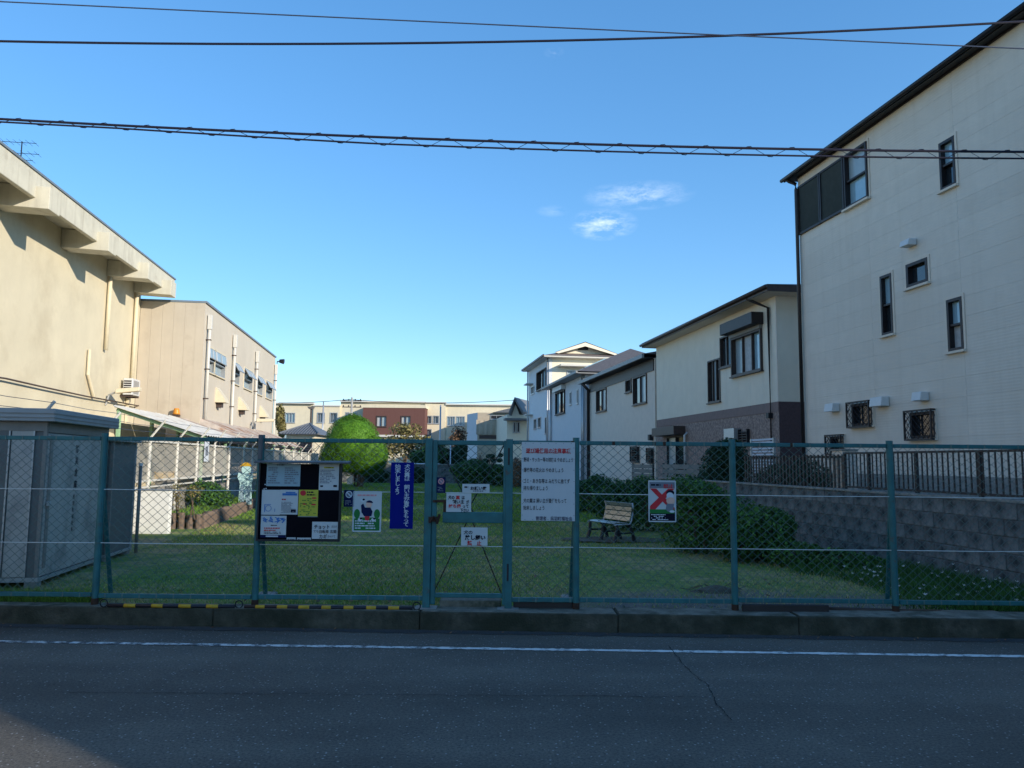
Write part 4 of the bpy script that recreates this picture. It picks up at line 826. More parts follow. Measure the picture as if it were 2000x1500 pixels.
# ================================================================== gymnasium and wing
GF = plot(-9.0, KL, 25.25, .135)
gx = GF.x(268, 700).y
gym = from_frame('gymnasium', 'cream rendered gymnasium with heavy bracketed eaves', 'building', GF)
G = facade('right', 0)
OV = .88; GL = -22.0; zf1 = (GF.x(0, 279, OV).z + GF.x(330, 539, OV).z) / 2; zf0 = (GF.x(0, 337, OV).z + GF.x(316, 561, OV).z) / 2; GH = zf0 + .3; GE = GF.x(341, 560, OV).y
B('wall', 'gym_wall', gym, (-14, 0, GL, gx, 0, GH))
B('eave_slab', 'gym_fascia', gym, (-14.0, OV - .12, GL, GE, zf0 + .302, zf0 + .42))
B('fascia', 'gym_fascia', gym, (OV - .118, OV, GL, GE, zf0, zf1), bevel=.01)
B('roof_edge', 'roof_trim', gym, (OV - .2, OV + .03, GL, GE + .03, zf1 + .002, zf1 + .05)); B('roof', 'roof_trim', gym, (-14, OV - .2, GL, GE - .05, zf0 + .43, zf1 + .03))
for a in ((-25, 0), (118, 0), (212, 0), (266, 0)):
    u = GF.x(a[0], 480).y
    zk = GF.x(200, 482, OV + .28).z
    MB().extrude([(0.002, u, zf0 + .3), (.002, u, zk + .05), (OV + .28, u, zk), (OV + .28, u, zf1 - .29), (OV - .12, u, zf1 - .29)], (0, .52, 0)).build('eave_bracket', 'gym_fascia', gym, bevel=.008)
for a, zlo in ((206, 4.55), (262, 3.7)):
    u = GF.x(a, 600).y - (.06 if a > 250 else 0); MB().tube([(.09, u, zlo), (.09, u, zf0 + .2)], .06, 10).build('downpipe', 'cream_paint', gym, smooth=True)
u = GF.x(183, 700).y; MB().tube([(.07, u - .5, 4.4), (.07, u - .5, 3.7), (.07, u, 3.1)], .045, 8).build('downpipe', 'cream_paint', gym)
# antenna on the roof
q = GF.x(40, 318, -1.5); ant = thing('roof_antenna', 'thin many-armed television antenna above the gymnasium eave', 'antenna', GF.M @ Vector((-1.5, q.y, zf0 + .4)), AL); za = GF.x(40, 300, -1.5).z - zf0 - .4
MB().tube([(0, 0, 0), (0, 0, za + .35)], .016, 6).build('mast', 'black_metal', ant)
for k, (z, l) in enumerate(((.32, .6), (.02, .75), (-.16, .5))):
    o = MB().tube([(-.5, 0, za + z), (l * .6, 0, za + z)], .008, 5).build('boom', 'black_metal', ant); mb = MB()
    for x in np.linspace(-.45, l * .55, 6): mb.tube([(x, -.2, za + z), (x, .2, za + z)], .005, 4)
    mb.build('element', 'black_metal', o)
# wing
WX = 2.07; zw = 6.60
wing_far = Frame(GF.M @ Vector((WX, 0, 0)), AL).x(537, 720).y
wg = from_frame('school_wing', 'long beige two-storey wing with open hopper windows and white downpipes', 'building', GF)
WT = facade('right', WX); WFr = Frame(GF.M @ Vector((WX, 0, 0)), AL)
wins = [rect_x(WFr, a, b_) for a, b_ in (((396.6, 671), (406, 724)), ((420, 683), (438, 740)), ((455, 706), (466, 752)), ((477, 718), (491, 764)), ((500, 732), (511, 774)), ((519.5, 743), (530, 782)))]
zs0 = sum(r[2] for r in wins) / 6; zs1 = sum(r[3] for r in wins) / 6; wins = [(max(r[0], gx + .62), max(r[1], max(r[0], gx + .62) + 1.0), zs0, zs1) for r in wins]
B('body', 'black_metal', wg, (-10, WX - .3, gx + .32, wing_far - .15, .0, zw - .05))
wall('side_wall', 'wing_wall', wg, WT, (gx + .02, wing_far, 0, zw), wins, .28)
ncol = 5
for i in range(ncol):
    a = .004 + (WX - .285) * i / ncol; B('front_panel', 'wing_front_shaded', wg, (a, a + (WX - .285) / ncol - .004, gx + .02, gx + .3, 0, zw + .02))
B('corner_pier', 'wing_front_shaded', wg, (WX - .284, WX - .002, gx + .014, gx + .3, 0, zw + .02))
B('far_wall', 'wing_wall', wg, (-10, WX - .284, wing_far - .14, wing_far, 0, zw))
B('roof', 'roof_trim', wg, (-10, WX + .05, gx + .0, wing_far + .05, zw + .022, zw + .09))
for r in wins:
    mid = r[2] + (r[3] - r[2]) * .48
    w_ = window(wg, WT, (r[0], r[1], r[2], r[3]), 'alu', ('glass_frost', 'glass_frost'), .05, .02, 'z', depth=.18, trim='cream_paint')
    hp = MB(WT)
    a0, a1 = r[0] + .06, r[1] - .06; zt_ = r[3] - .05; sw = .20 if r[0] > wins[2][0] - .1 else .05
    hp.add([(a0, .02, zt_), (a1, .02, zt_), (a1, sw, mid + .08), (a0, sw, mid + .08), (a0, .045, zt_), (a1, .045, zt_), (a1, sw + .025, mid + .08), (a0, sw + .025, mid + .08)], [(0, 1, 2, 3), (4, 5, 6, 7), (0, 1, 5, 4), (2, 3, 7, 6), (1, 2, 6, 5), (0, 3, 7, 4)])
    hp.build('hopper_pane', 'glass_frost', w_); fr = MB(WT)
    for a in (a0, (a0 + a1) / 2, a1): fr.tube([(a, .05, zt_), (a, sw + .03, mid + .08)], .016, 4)
    fr.tube([(a0, sw + .03, mid + .08), (a1, sw + .03, mid + .08)], .018, 4); fr.build('hopper_frame', 'alu', w_)
for a, top in ((394, 607), (455, 654), (499, 686), (536, 712)):
    p = WFr.x(a, top); p.y = max(p.y, gx + .32); MB().tube([(WX + .1, p.y, 2.7 if a < 450 else 0), (WX + .1, p.y, p.z - .1)], .05, 10).build('downpipe', 'white_paint', wg, smooth=True)
    B('rain_head', 'white_paint', wg, (WX + .03, WX + .17, p.y - .07, p.y + .07, p.z - .5, p.z), bevel=.01)
    for z in (3.4, 4.4, 5.4): B('pipe_clamp', 'rust', wg, (WX, WX + .16, p.y - .06, p.y + .06, z, z + .03))
for a in ((424, 784), (468, 799), (509, 813)):
    p = WFr.x(*a); MB(WT).extrude([(p.y - .3, 0, p.z - .05), (p.y - .3, .36, p.z - .05), (p.y - .3, .30, p.z + .12), (p.y - .3, 0, p.z + .5)], (.6, 0, 0)).build('vent_hood', 'cream_paint', wg); MB(WT).box(p.y - .15, p.y + .1, .02, .2, p.z - .22, p.z - .052).build('vent_duct', 'brown_metal', wg)
p = WFr.x(540, 708); t = thing('floodlight', 'dark round floodlight at the far corner of the beige wing', 'floodlight', WFr.M @ Vector((.1, wing_far, p.z))); MB().tube([(0, 0, -.1), (.0, 0, .0), (.3, 0, .05)], .03, 6).build('arm', 'black_metal', t); MB().tube([(.12, 0, .03), (.34, 0, .0)], .09, 10, .14).build('lamp_head', 'black_metal', t)
p = WFr.x(488, 822); t = thing('wall_lamp', 'pale street lamp head on an arm on the beige wing', 'lamp', WFr.M @ Vector((.02, p.y, p.z)), AL)
MB().tube([(0, 0, -.5), (.1, 0, -.1), (.3, .0, 0)], .03, 6).build('arm', 'alu', t); MB().extrude([(.28, -.12, -.05), (1.0, -.14, -.02), (1.0, -.10, .1), (.28, -.08, .1)], (0, .26, 0)).build('lamp_head', 'cream_paint', t, bevel=.01)
p = GF.x(206, 768); t = thing('wall_lamp', 'pale street lamp head on an arm beside the air conditioner', 'lamp', GF.M @ Vector((.02, p.y, p.z)), AL)
MB().tube([(0, 0, -.35), (.08, 0, -.05), (.3, .0, .05)], .03, 6).build('arm', 'alu', t); MB().extrude([(.28, -.1, .0), (.95, -.12, .08), (.95, -.08, .2), (.28, -.06, .14)], (0, .22, 0)).build('lamp_head', 'cream_paint', t, bevel=.01)
p = GF.x(238, 772); t = thing('air_conditioner', 'white air conditioner unit on a wall bracket at the corner of the gymnasium', 'air conditioner', GF.M @ Vector((0, p.y, p.z)), AL)
B('case', 'white_plastic', t, (.10, .38, -.25, .45, 0, .52), bevel=.015); mb = MB()
for i in range(6): mb.box(.13, .35, -.262, -.252, .06 + i * .07, .06 + i * .07 + .04)
mb.build('grille', 'black_metal', t); B('fan_guard', 'alu', t, (.382, .392, -.15, .3, .06, .46)); B('bracket', 'brown_metal', t, (0, .38, -.18, -.14, -.06, -.003), (0, .38, .34, .38, -.06, -.003)); B('pipe_cover', 'cream_paint', t, (.02, .1, .3, .4, -.9, -.07))
cab = tag(MB().tube([GF.M @ Vector((.12, GF.x(a, b_).y, GF.x(a, b_).z)) for a, b_ in ((-120, 722), (0, 739), (80, 757), (160, 774), (205, 782), (260, 792), (300, 792))], .022, 6).build('wall_cable', 'brown_metal'), 'dark sagging cable strung along the gymnasium wall', 'cable')
B('low_annex', 'cream_paint', gym, (.01, 1.2, gx - 5, gx - .6, 0, 2.35))
# bicycle shelter roof
HX, LXX = WX, WX + 1.67; ya_, yb_ = WFr.x(270, 787).y, wing_far - .5; zh, zl = 2.74, 2.0
cs = from_frame('bicycle_shelter', 'lean-to shelter with rusty corrugated roof on green steel posts', 'shelter', GF)
n = 12; stepy = (yb_ - ya_) / n
for i in range(n):
    V = []; F = []; k = 12
    for j in range(k + 1):
        y = ya_ + stepy * (i + j / k * .985); dz = .018 * (1 if j % 2 else -1)
        V += [(HX - .02 if y > gx else HX - .6, y, zh + dz + random.uniform(-.006, .006)), (LXX, y, zl + dz)]
        if j: F.append((2 * j - 2, 2 * j - 1, 2 * j + 1, 2 * j))
    o = MB().add(V, F).build('roof_sheet', 'rusty_sheet' if i > 2 else 'sheet_white', cs)
B('edge_beam', 'dark_brown', cs, (LXX - .08, LXX - .02, ya_, yb_, zl - .14, zl - .05))
for y in np.arange(ya_ + .15, yb_, 2.6):
    MB().tube([(HX - .55 if y < gx else HX + .02, y, zh - .1), (LXX, y, zl - .09)], .05, 6).build('rafter', 'green_steel', cs); MB().tube([(LXX - .1, y, 0), (LXX - .1, y, zl - .1)], .045, 6).build('post', 'green_steel', cs)
    if y < gx: MB().tube([(HX - .5, y, 0), (HX - .5, y, zh - .1)], .06, 6).build('post', 'green_steel', cs)
t = thing('alarm_lamp', 'small orange round lamp above the shelter roof', 'lamp', WFr.M @ Vector((-.7, gx - .15, 2.84)), AL); MB().tube([(0, 0, 0), (0, 0, .05), (0, 0, .14), (0, 0, .2)], .12, 12, .08).build('lens', 'orange', t, smooth=True); B('lamp_base', 'brown_metal', t, (-.1, .1, -.1, .1, -.08, -.002))
# ================================================================== right side
BW = plot(7.08, KR, 8.0, .0)
bwall = from_frame('block_wall', 'grey concrete block retaining wall along the right of the lawn', 'wall', BW)
yA, yB = -.55, 13.0
B('core', 'block_joint', bwall, (.012, .14, yA, yB, -.02, 1.06))
blocks = [MB().box(0, .03, 0, .39, 0, .19).build('block', 'block_grey', bwall, bevel=b_) for b_ in (.006, .010)]
first = [True, True]
for r in range(6):
    z = -.06 + r * .196; y = yA - (.2 if r % 2 else 0)
    while y < yB - .3:
        k = random.random() < .4; src = blocks[int(k)]
        if first[int(k)]: o = src; first[int(k)] = False
        else: o = src.copy(); COL.objects.link(o)
        o.location = (random.uniform(-.005, .004), y + .002, z + .002); y += .398
B('coping', 'concrete', bwall, (-.02, .16, yA, yB, 1.118, 1.155), bevel=.006)
rl = from_frame('metal_railing', 'dark brown metal railing standing on the block wall', 'railing', Frame(BW.M @ Vector((.07, 0, 1.155)), AR))
yE = BW.x(1640, 884).y; zr0, zr1 = .035, .575
B('top_rail', 'dark_brown', rl, (-.02, .02, yA, yE, zr1 - .03, zr1), bevel=.004); B('bottom_rail', 'dark_brown', rl, (-.015, .015, yA, yE, zr0 - .015, zr0 + .015), bevel=.003)
ps = [BW.x(a, 920).y for a in (1905, 1781, 1689)]; ps = sorted(ps + [ps[0] - 1.15, yE - .02])
for y in ps: B('post', 'dark_brown', rl, (-.022, .022, y - .022, y + .022, -.003, zr1 - .03), bevel=.003)
bal = None; y = yA + .05
while y < yE - .03:
    if min(abs(y - q) for q in ps) > .04:
        if bal is None: o = bal = B('baluster', 'dark_brown', rl, (-.008, .008, -.008, .008, zr0 + .015, zr1 - .03))
        else: o = bal.copy(); COL.objects.link(o)
        o.location = (0, y, 0)
    y += .1
sf = from_frame('slat_screen', 'dark brown upright slat screen between the railing and the tiled house', 'screen', Frame(BW.M @ Vector((.1, yE + .05, 1.04)), AR))
B('rail', 'dark_brown', sf, (0, .03, 0, 3.6, .60, .64), (0, .03, 0, 3.6, .08, .12))
for i in range(30): B('slat', 'dark_brown', sf, (-.018, -.002, i * .12, i * .12 + .045, .02, .66))
t = thing('gate_pillar', 'short beige rendered pillar at the end of the railing', 'pillar', BW.M @ Vector((.2, yE + .25, 1.04)), AR); B('shaft', 'beige_wall', t, (0, .25, 0, .3, 0, .72)); B('cap', 'concrete', t, (-.02, .27, -.02, .32, .722, .75))

# ---- tall house
TF = plot(9.5, KR, 17.85, 1.02); TZ = 1.02
th = from_frame('tall_house', 'three-storey pale beige sided house with a black eave', 'house', TF)
L = facade('left', 0); NE = -7.55; ZE = TF.x(1560, 347).z
wr = {k: rect_x(TF, a, b_) for k, (a, b_) in dict(a=((1564, 366), (1695, 394)), b=((1835, 277), (1870, 362)), sq=((1771, 518), (1815, 549)), t2=((1720, 537), (1747, 649)), r2=((1850, 586), (1885, 681)), g1=((1664, 786), (1706, 829)), g2=((1778, 800), (1829, 852)), g3=((1622, 849), (1650, 872))).items()}
a_ = TF.x(1564, 460); a2 = TF.x(1695, 290); wr['a'] = (min(a_.y, a2.y), max(a_.y, a2.y), a_.z, TF.x(1564, 364).z)
for k in ('b', 't2', 'r2', 'sq'):   # taller openings: top from the near edge, bottom from the far edge
    pass
wr['b'] = (wr['b'][0], wr['b'][1], TF.x(1838, 375).z, TF.x(1838, 280).z); wr['t2'] = (wr['t2'][0], wr['t2'][1], TF.x(1722, 657).z, TF.x(1720, 541).z)
wr['r2'] = (wr['r2'][0], wr['r2'][1], TF.x(1853, 688).z, TF.x(1850, 587).z); wr['sq'] = (wr['sq'][0], wr['sq'][1], TF.x(1773, 564).z, TF.x(1771, 518).z)
wr['g1'] = (wr['g1'][0], wr['g1'][1], TF.x(1664, 833).z, TF.x(1664, 790).z); wr['g2'] = (wr['g2'][0], wr['g2'][1], TF.x(1777, 857).z, TF.x(1775, 807).z); wr['g3'] = (wr['g3'][0], wr['g3'][1], TF.x(1625, 885).z, TF.x(1625, 853).z)
holes = list(wr.values())
B('core', 'tall_wall', th, (.24, 12, NE, 0, 0, ZE)); B('base_wall', 'concrete', th, (-.012, .24, NE, 0, -.1, .34))
cols = [NE, TF.x(1880, 600).y, TF.x(1703, 600).y, 0]; rows = 21; rh = (ZE - .34) / rows
wall('backing_wall', 'tall_wall', th, L, (NE, 0, .34, ZE), holes, .235, -.004)
for i in range(len(cols) - 1):
    for j in range(rows):
        for r in split_rect((cols[i] + .002, cols[i + 1] - .002, .34 + j * rh + .0010, .34 + (j + 1) * rh - .0010), holes): MB(L).box(r[0], r[1], -.003, .006, r[2], r[3]).build('siding_panel', 'tall_panel', th)
r = wr['a']; d1 = r[0] + (r[1] - r[0]) * .0
# in the photograph the shutters take the far two thirds
us = r[1] - (r[1] - r[0]) * .70; um = (us + r[1]) / 2
w_ = window(th, L, (r[0], us, r[2], r[3]), 'dark_brown', ('glass_painted_sky', 'glass_frost'), .05, .05, 'z', trim='tall_wall')
for (p, q) in ((us, um), (um, r[1])):
    sh = MB(L); sh.box(p + .01, p + .05, -.05, .06, r[2], r[3]); sh.box(q - .05, q - .01, -.05, .06, r[2], r[3]); sh.box(p + .05, q - .05, -.05, .06, r[2], r[2] + .05); sh.box(p + .05, q - .05, -.05, .06, r[3] - .05, r[3]); s_o = sh.build('shutter', 'dark_brown', th)
    MB(L).box(p + .01, q - .01, -.09, -.052, r[2], r[3]).build('shutter_back', 'black_metal', s_o)
    z = r[2] + .06
    while z < r[3] - .08: MB(L).extrude([(p + .05, -.03, z), (p + .05, .02, z), (p + .05, .045, z + .03), (p + .05, .0, z + .03)], (q - p - .1, 0, 0)).build('louvre', 'slate_metal', s_o); z += .045
window(th, L, wr['b'], 'dark_brown', ('glass_dark', 'glass_painted_sky'), .05, .03, 'z', trim='tall_wall'); window(th, L, wr['t2'], 'dark_brown', ('glass_dark', 'glass_painted_sky'), .05, .03, 'z', trim='tall_wall')
window(th, L, wr['r2'], 'dark_brown', ('curtain', 'glass_painted_sky'), .05, .03, 'z', trim='tall_wall'); window(th, L, wr['sq'], 'dark_brown', ('glass_dark',), .06, .03, trim='tall_wall')
for k in ('g1', 'g2', 'g3'):
    r = wr[k]; w_ = window(th, L, r, 'dark_brown', ('glass_dark',), .05, .02, trim='tall_wall'); o_ = .13
    fr = MB(L)
    for bx in ((r[0] - .04, r[0] - .015, r[2] - .04, r[3] + .04), (r[1] + .015, r[1] + .04, r[2] - .04, r[3] + .04)): fr.box(bx[0], bx[1], .03, o_, bx[2], bx[2] + .03); fr.box(bx[0], bx[1], .03, o_, bx[3] - .03, bx[3]); fr.box(bx[0], bx[1], o_ - .03, o_, bx[2] + .03, bx[3] - .03)
    fr.box(r[0] - .015, r[1] + .015, o_ - .03, o_, r[2] - .04, r[2] - .01); fr.box(r[0] - .015, r[1] + .015, o_ - .03, o_, r[3] + .01, r[3] + .04); gr_ = fr.build('grille_frame', 'dark_brown', w_)
    nb_ = 5; mb = MB(L)
    for i in range(nb_):
        ua = r[0] + (r[1] - r[0]) * (i + .5) / nb_; a = (r[1] - r[0]) / nb_ * .48; zz = np.arange(r[2] - .01, r[3] + .011, (r[3] - r[2] + .02) / 8)
        for s in (-1, 1): mb.tube([(ua + s * a * (1 if j % 2 else .12), o_ - .015, z) for j, z in enumerate(zz)], .007, 4)
    mb.build('grille_bars', 'dark_brown', gr_); mb = MB(L)
    for s in (r[0] - .028, r[1] + .028):
        zz = np.linspace(r[2], r[3], 7)
        for q in (-1, 1): mb.tube([(s, .075 + q * .04 * (1 if j % 2 else .1), z) for j, z in enumerate(zz)], .007, 4)
    mb.build('grille_side', 'dark_brown', gr_)
for a, b_ in (((1768, 488), (1792, 470)), ((1620, 806), (1641, 791)), ((1709, 796), (1738, 778)), ((1791, 785), (1816, 769))):
    p, q = TF.x(*a), TF.x(*b_); u0_, u1_ = sorted((p.y, q.y)); h = abs(q.z - p.z) * .9 + .05
    MB(L).extrude([(u0_, .015, p.z), (u0_, .20, p.z), (u0_, .17, p.z + h), (u0_, .015, p.z + h)], (max(.18, u1_ - u0_ - .1), 0, 0)).build('vent_hood', 'white_plastic', th, bevel=.008)
# eave, roof, pipes
ov = .20; B('soffit', 'black_metal', th, (-ov, .24, NE - .5, .24, ZE + .002, ZE + .03)); B('fascia', 'black_metal', th, (-ov - .03, -ov, NE - .5, .26, ZE - .03, ZE + .075)); B('soffit_trim', 'dark_brown', th, (-.04, -.016, NE, 0, ZE - .03, ZE))
mb = MB(); mb.extrude([(-ov - .03, .26, ZE + .078), (6, .26, ZE + 2.1), (12.5, .26, ZE + .078)], (0, NE - .76, 0)); mb.build('roof', 'roof_grey', th)
MB().tube([(-ov - .075, NE - .5, ZE + .02), (-ov - .075, .29, ZE + .01)], .045, 8).build('gutter', 'black_metal', th, smooth=True)
MB().tube([(-ov - .05, .12, ZE + .0), (-ov + .03, .10, ZE - .06), (-.09, -.03, ZE - .16), (-.08, -.035, ZE - .3), (-.08, -.035, 0)], .042, 8).build('downpipe', 'dark_brown', th, smooth=True)

# ---- tiled house
HF = plot(11.4, KR, 22.85, .72)
h2 = from_frame('tiled_house', 'two-storey cream house with a brown stone-look lower storey', 'house', HF)
far = HF.x(1283, 760).y; ze = (HF.x(1514, 576).z + HF.x(1265, 688).z) / 2; zb1 = (HF.x(1521, 782).z + HF.x(1285, 822).z) / 2; zb0 = zb1 - .30
R2 = {'big': (HF.x(1490, 650).y, HF.x(1432, 690).y, HF.x(1432, 737).z, HF.x(1432, 662).z), 'mid': (HF.x(1431, 690).y, HF.x(1408, 690).y, HF.x(1408, 720).z, HF.x(1408, 660).z), 'slit': (HF.x(1408, 740).y, HF.x(1384, 740).y, HF.x(1384, 788).z, HF.x(1384, 706).z),
      'door': (HF.x(1338, 880).y, HF.x(1303, 880).y, 0.05, HF.x(1303, 853).z), 'low': (HF.x(1464, 850).y, HF.x(1450, 850).y, HF.x(1450, 870).z, HF.x(1450, 845).z)}
hol = list(R2.values())
B('core', 'cream_wall', h2, (.24, 8, .24, far, 0, ze)); B('front_wall', 'cream_wall', h2, (0.0, 8, .0, .238, zb1, ze)); B('front_tile', 'corner_brown', h2, (.0, 8, -.004, .238, 0, zb1 - .002))
n = 12
wall('backing_wall', 'cream_wall', h2, L, (.24, far, zb1, ze), hol, .23, -.006); wall('backing_wall', 'corner_brown', h2, L, (.24, far, 0, zb1), hol, .23, -.006)
for i in range(n):
    a, b_ = .0 + far * i / n, far * (i + 1) / n
    for (z0, z1, mt_, nm) in ((zb1 + .002, ze, 'cream_wall', 'wall_panel'), (0, zb0 - .003, 'tile_brown', 'tile_panel'), (zb0, zb1 - .002, 'band_brown', 'band_panel')):
        for r in split_rect((a + .003, b_ - .003, z0, z1), hol): MB(L).box(r[0], r[1], -.004, .016 if nm != 'band_panel' else .03, r[2], r[3]).build(nm, mt_, h2)
B('corner_post', 'beige_wall', h2, (-.022, -.0165, .0, .06, zb1, ze))
window(h2, L, R2['big'], 'brown_metal', ('glass_painted_sky', 'curtain', 'glass_frost'), .06, .10); window(h2, L, R2['mid'], 'brown_metal', ('glass_painted_sky', 'glass_dark'), .05, .05); window(h2, L, R2['slit'], 'brown_metal', ('glass_dark', 'glass_frost', 'glass_dark'), .05, .05)
window(h2, L, R2['door'], 'black_metal', ('glass_dark', 'glass_frost'), .06, .03, sill=False, name='door')
r = R2['big']; sb = MB(L).box(r[0] - .1, r[1] + .12, .016, .42, r[3] + .12, r[3] + .50).build('shutter_box', 'dark_brown', h2, bevel=.01); MB(L).box(r[0] - .02, r[1] + .02, .016, .14, r[3], r[3] + .118).build('roller_shutter', 'shed_trim', sb)
r = R2['door']; MB(L).box(r[0] - .1, r[1] + .5, .02, .5, r[3] + .02, r[3] + .36).build('door_hood', 'brown_metal', h2, bevel=.01)
p = HF.x(1343, 850); MB().tube([(-.12, p.y, 0), (-.12, p.y, p.z), (-.02, p.y, p.z + .1)], .05, 8).build('vent_pipe', 'white_plastic', h2, smooth=True)
p = HF.x(1508, 812); MB(L).box(p.y - .08, p.y + .08, .017, .16, p.z - .08, p.z + .08).build('wall_lamp', 'black_metal', h2)
r = R2['low']; mb = MB(L)
for i in range(6): mb.box(r[0] - .05, r[1] + .05, .1, .13, r[2] + (r[3] - r[2]) * i / 5, r[2] + (r[3] - r[2]) * i / 5 + .03)
mb.box(r[0] - .06, r[0] - .03, .02, .13, r[2] - .05, r[3] + .1); mb.box(r[1] + .03, r[1] + .06, .02, .13, r[2] - .05, r[3] + .1); mb.build('window_grille', 'black_metal', h2)
MB(L).box(r[1] + .1, r[1] + .9, .02, .25, r[2] - .1, r[3] + .15).build('meter_cabinet', 'alu', h2)
B('soffit', 'beige_wall', h2, (-.55, 8.3, -.55, far + .3, ze + .002, ze + .05)); B('fascia', 'brown_metal', h2, (-.58, -.55, -.58, far + .3, ze + .0, ze + .2), (-.55, 8.3, -.58, -.55, ze, ze + .2))
mb = MB(); q = ze + .2; mb.add([(-.6, -.6, q), (8.3, -.6, q), (8.3, far + .3, q), (-.6, far + .3, q), (3.9, 3.6, q + 1.15), (3.9, far - 3, q + 1.15)], [(0, 3, 5, 4), (1, 4, 5, 2), (0, 4, 1), (3, 2, 5), (0, 1, 2, 3)]); mb.build('roof', 'roof_grey', h2)
MB().tube([(-.64, -.6, ze + .13), (-.64, far + .3, ze + .1)], .06, 8).build('gutter', 'brown_metal', h2, smooth=True)
u = .38; MB().tube([(-.6, u + .4, ze + .05), (-.3, u + .3, ze - .1), (-.08, u, ze - .3), (-.08, u, 0)], .045, 8).build('downpipe', 'dark_brown', h2, smooth=True)
t = thing('louvre_screen', 'white horizontal louvre screen standing before the tiled house', 'screen', HF.M @ Vector((-.9, HF.x(1512, 880, -.9).y, 0)), AR); ln = HF.x(1468, 880, -.9).y - HF.x(1512, 880, -.9).y; zt_ = HF.x(1490, 856, -.9).z; z = .55
for x in (0, ln): B('post', 'alu', t, (-.03, .03, x - .03, x + .03, 0, zt_))
while z < zt_: B('slat', 'ink_white', t, (-.012, .012, .03, ln - .03, z, z + .05)); z += .085
t = thing('yard_fence', 'low dark grey slatted yard fence before the houses', 'fence', HF.M @ Vector((-1.6, 0, 0)), AR)
for a, b_ in ((1236, 1276), (1296, 1420)):
    y1_, y0_ = HF.x(a, 920, -1.6).y, HF.x(b_, 920, -1.6).y; zt_ = HF.x((a + b_) / 2, 906, -1.6).z
    for y in np.linspace(y0_, y1_, max(3, int((y1_ - y0_) / .9))): B('post', 'black_metal', t, (-.03, .03, y - .03, y + .03, -.5, zt_ + .02))
    nn = 7
    for i in range(nn): z0 = -.45 + (zt_ + .45) * i / nn; B('slat', 'shed_dark', t, (-.045, -.031, y0_, y1_, z0, z0 + (zt_ + .45) / nn * .86))

# ---- cream house
F3 = plot(11.6, KR, 34.9, .45); h3 = from_frame('cream_house', 'two-storey pale beige house with a dark band under its eave', 'house', F3)
e3 = F3.x(1150, 745).y; z3 = (F3.x(1150, 745).z + F3.x(1280, 706).z) / 2
def opening(F, pxl, pxr, top, bot, ref): return (F.x(pxr, (top + bot) / 2).y, F.x(pxl, (top + bot) / 2).y, F.x(ref, bot).z, F.x(ref, top).z)
W3 = [opening(F3, 1165.6, 1185, 763, 806, 1166), opening(F3, 1223, 1234, 743, 768, 1223), opening(F3, 1237.7, 1264, 738, 792, 1238), opening(F3, 1236, 1249, 873, 902, 1238), opening(F3, 1268, 1277, 876, 904, 1268)]
B('core', 'beige_wall', h3, (.24, 8, -.5, e3, 0, z3)); wall('side_wall', 'beige_wall', h3, L, (-.5, e3, -.1, z3), W3, .238)
for i, r in enumerate(W3):
    w_ = window(h3, L, r, 'brown_metal', ('glass_frost', 'glass_dark') if i in (0, 2) else ('glass_dark',), .06, .06)
    if i > 2:
        mb = MB(L)
        for k in range(7): z = r[2] + (r[3] - r[2]) * k / 6; mb.box(r[0] - .05, r[1] + .05, .12, .15, z, z + .03)
        mb.box(r[0] - .05, r[0] - .02, .06, .15, r[2], r[3]); mb.box(r[1] + .02, r[1] + .05, .06, .15, r[2], r[3]); mb.build('grille', 'black_metal', w_)
B('eave_band', 'dark_brown', h3, (-.05, -.002, -.4, e3 - .2, z3 - .55, z3 - .02)); B('fascia', 'gutter_grey', h3, (-.6, -.5, -.5, e3 + .4, z3 + .0, z3 + .18)); B('soffit', 'dark_brown', h3, (-.5, .3, -.5, e3 + .4, z3 + .002, z3 + .04))
mb = MB(); q = z3 + .18; mb.add([(-.6, -.5, q), (8.4, -.5, q), (8.4, e3 + .4, q), (-.6, e3 + .4, q), (3.9, -.5, q + .9), (3.9, e3 + .4, q + .9)], [(0, 4, 5, 3), (1, 2, 5, 4), (0, 1, 4), (3, 5, 2), (0, 3, 2, 1)]); mb.build('roof', 'roof_grey', h3)
for y in (e3 - .15, e3 - .45): MB().tube([(-.5, y, z3), (-.1, y, z3 - .4), (-.1, y, -.1)], .06, 8).build('downpipe', 'dark_brown', h3, smooth=True)
p = F3.x(1275, 855); MB(L).box(p.y - .12, p.y + .12, 0, .2, p.z - .12, p.z + .14).build('wall_lamp', 'black_metal', h3)

# ---- white house with roof panels
F4 = plot(11.7, KR, 47.6, .35); h4 = from_frame('white_house', 'cool white two-storey house with skylight panels on its dark roof', 'house', F4)
e4 = F4.x(1077, 760).y; z4 = (F4.x(1076, 759).z + F4.x(1146, 733).z) / 2
W4 = [opening(F4, 1086.6, 1104, 768, 811, 1087), opening(F4, 1113, 1116.5, 766, 791, 1113), opening(F4, 1127, 1130, 761, 789, 1127)]
B('core', 'white_wall', h4, (.24, 8, 0, e4, 0, z4)); wall('side_wall', 'white_wall', h4, L, (0, e4, -.1, z4), W4, .238); window(h4, L, W4[0], 'dark_brown', ('glass_dark', 'glass_painted_sky'), .07, .10)
r = W4[0]; MB(L).box(r[0] - .05, r[1] + .1, .01, .3, r[3] + .02, r[3] + .35).build('shutter_box', 'white_plastic', h4)
for r in W4[1:]: window(h4, L, r, 'alu', ('curtain',), .06, .04)
B('soffit', 'gutter_grey', h4, (-.6, 8.4, -.5, e4 + .5, z4 + .002, z4 + .06)); B('gutter', 'gutter_grey', h4, (-.72, -.6, -.5, e4 + .5, z4 + .02, z4 + .16))
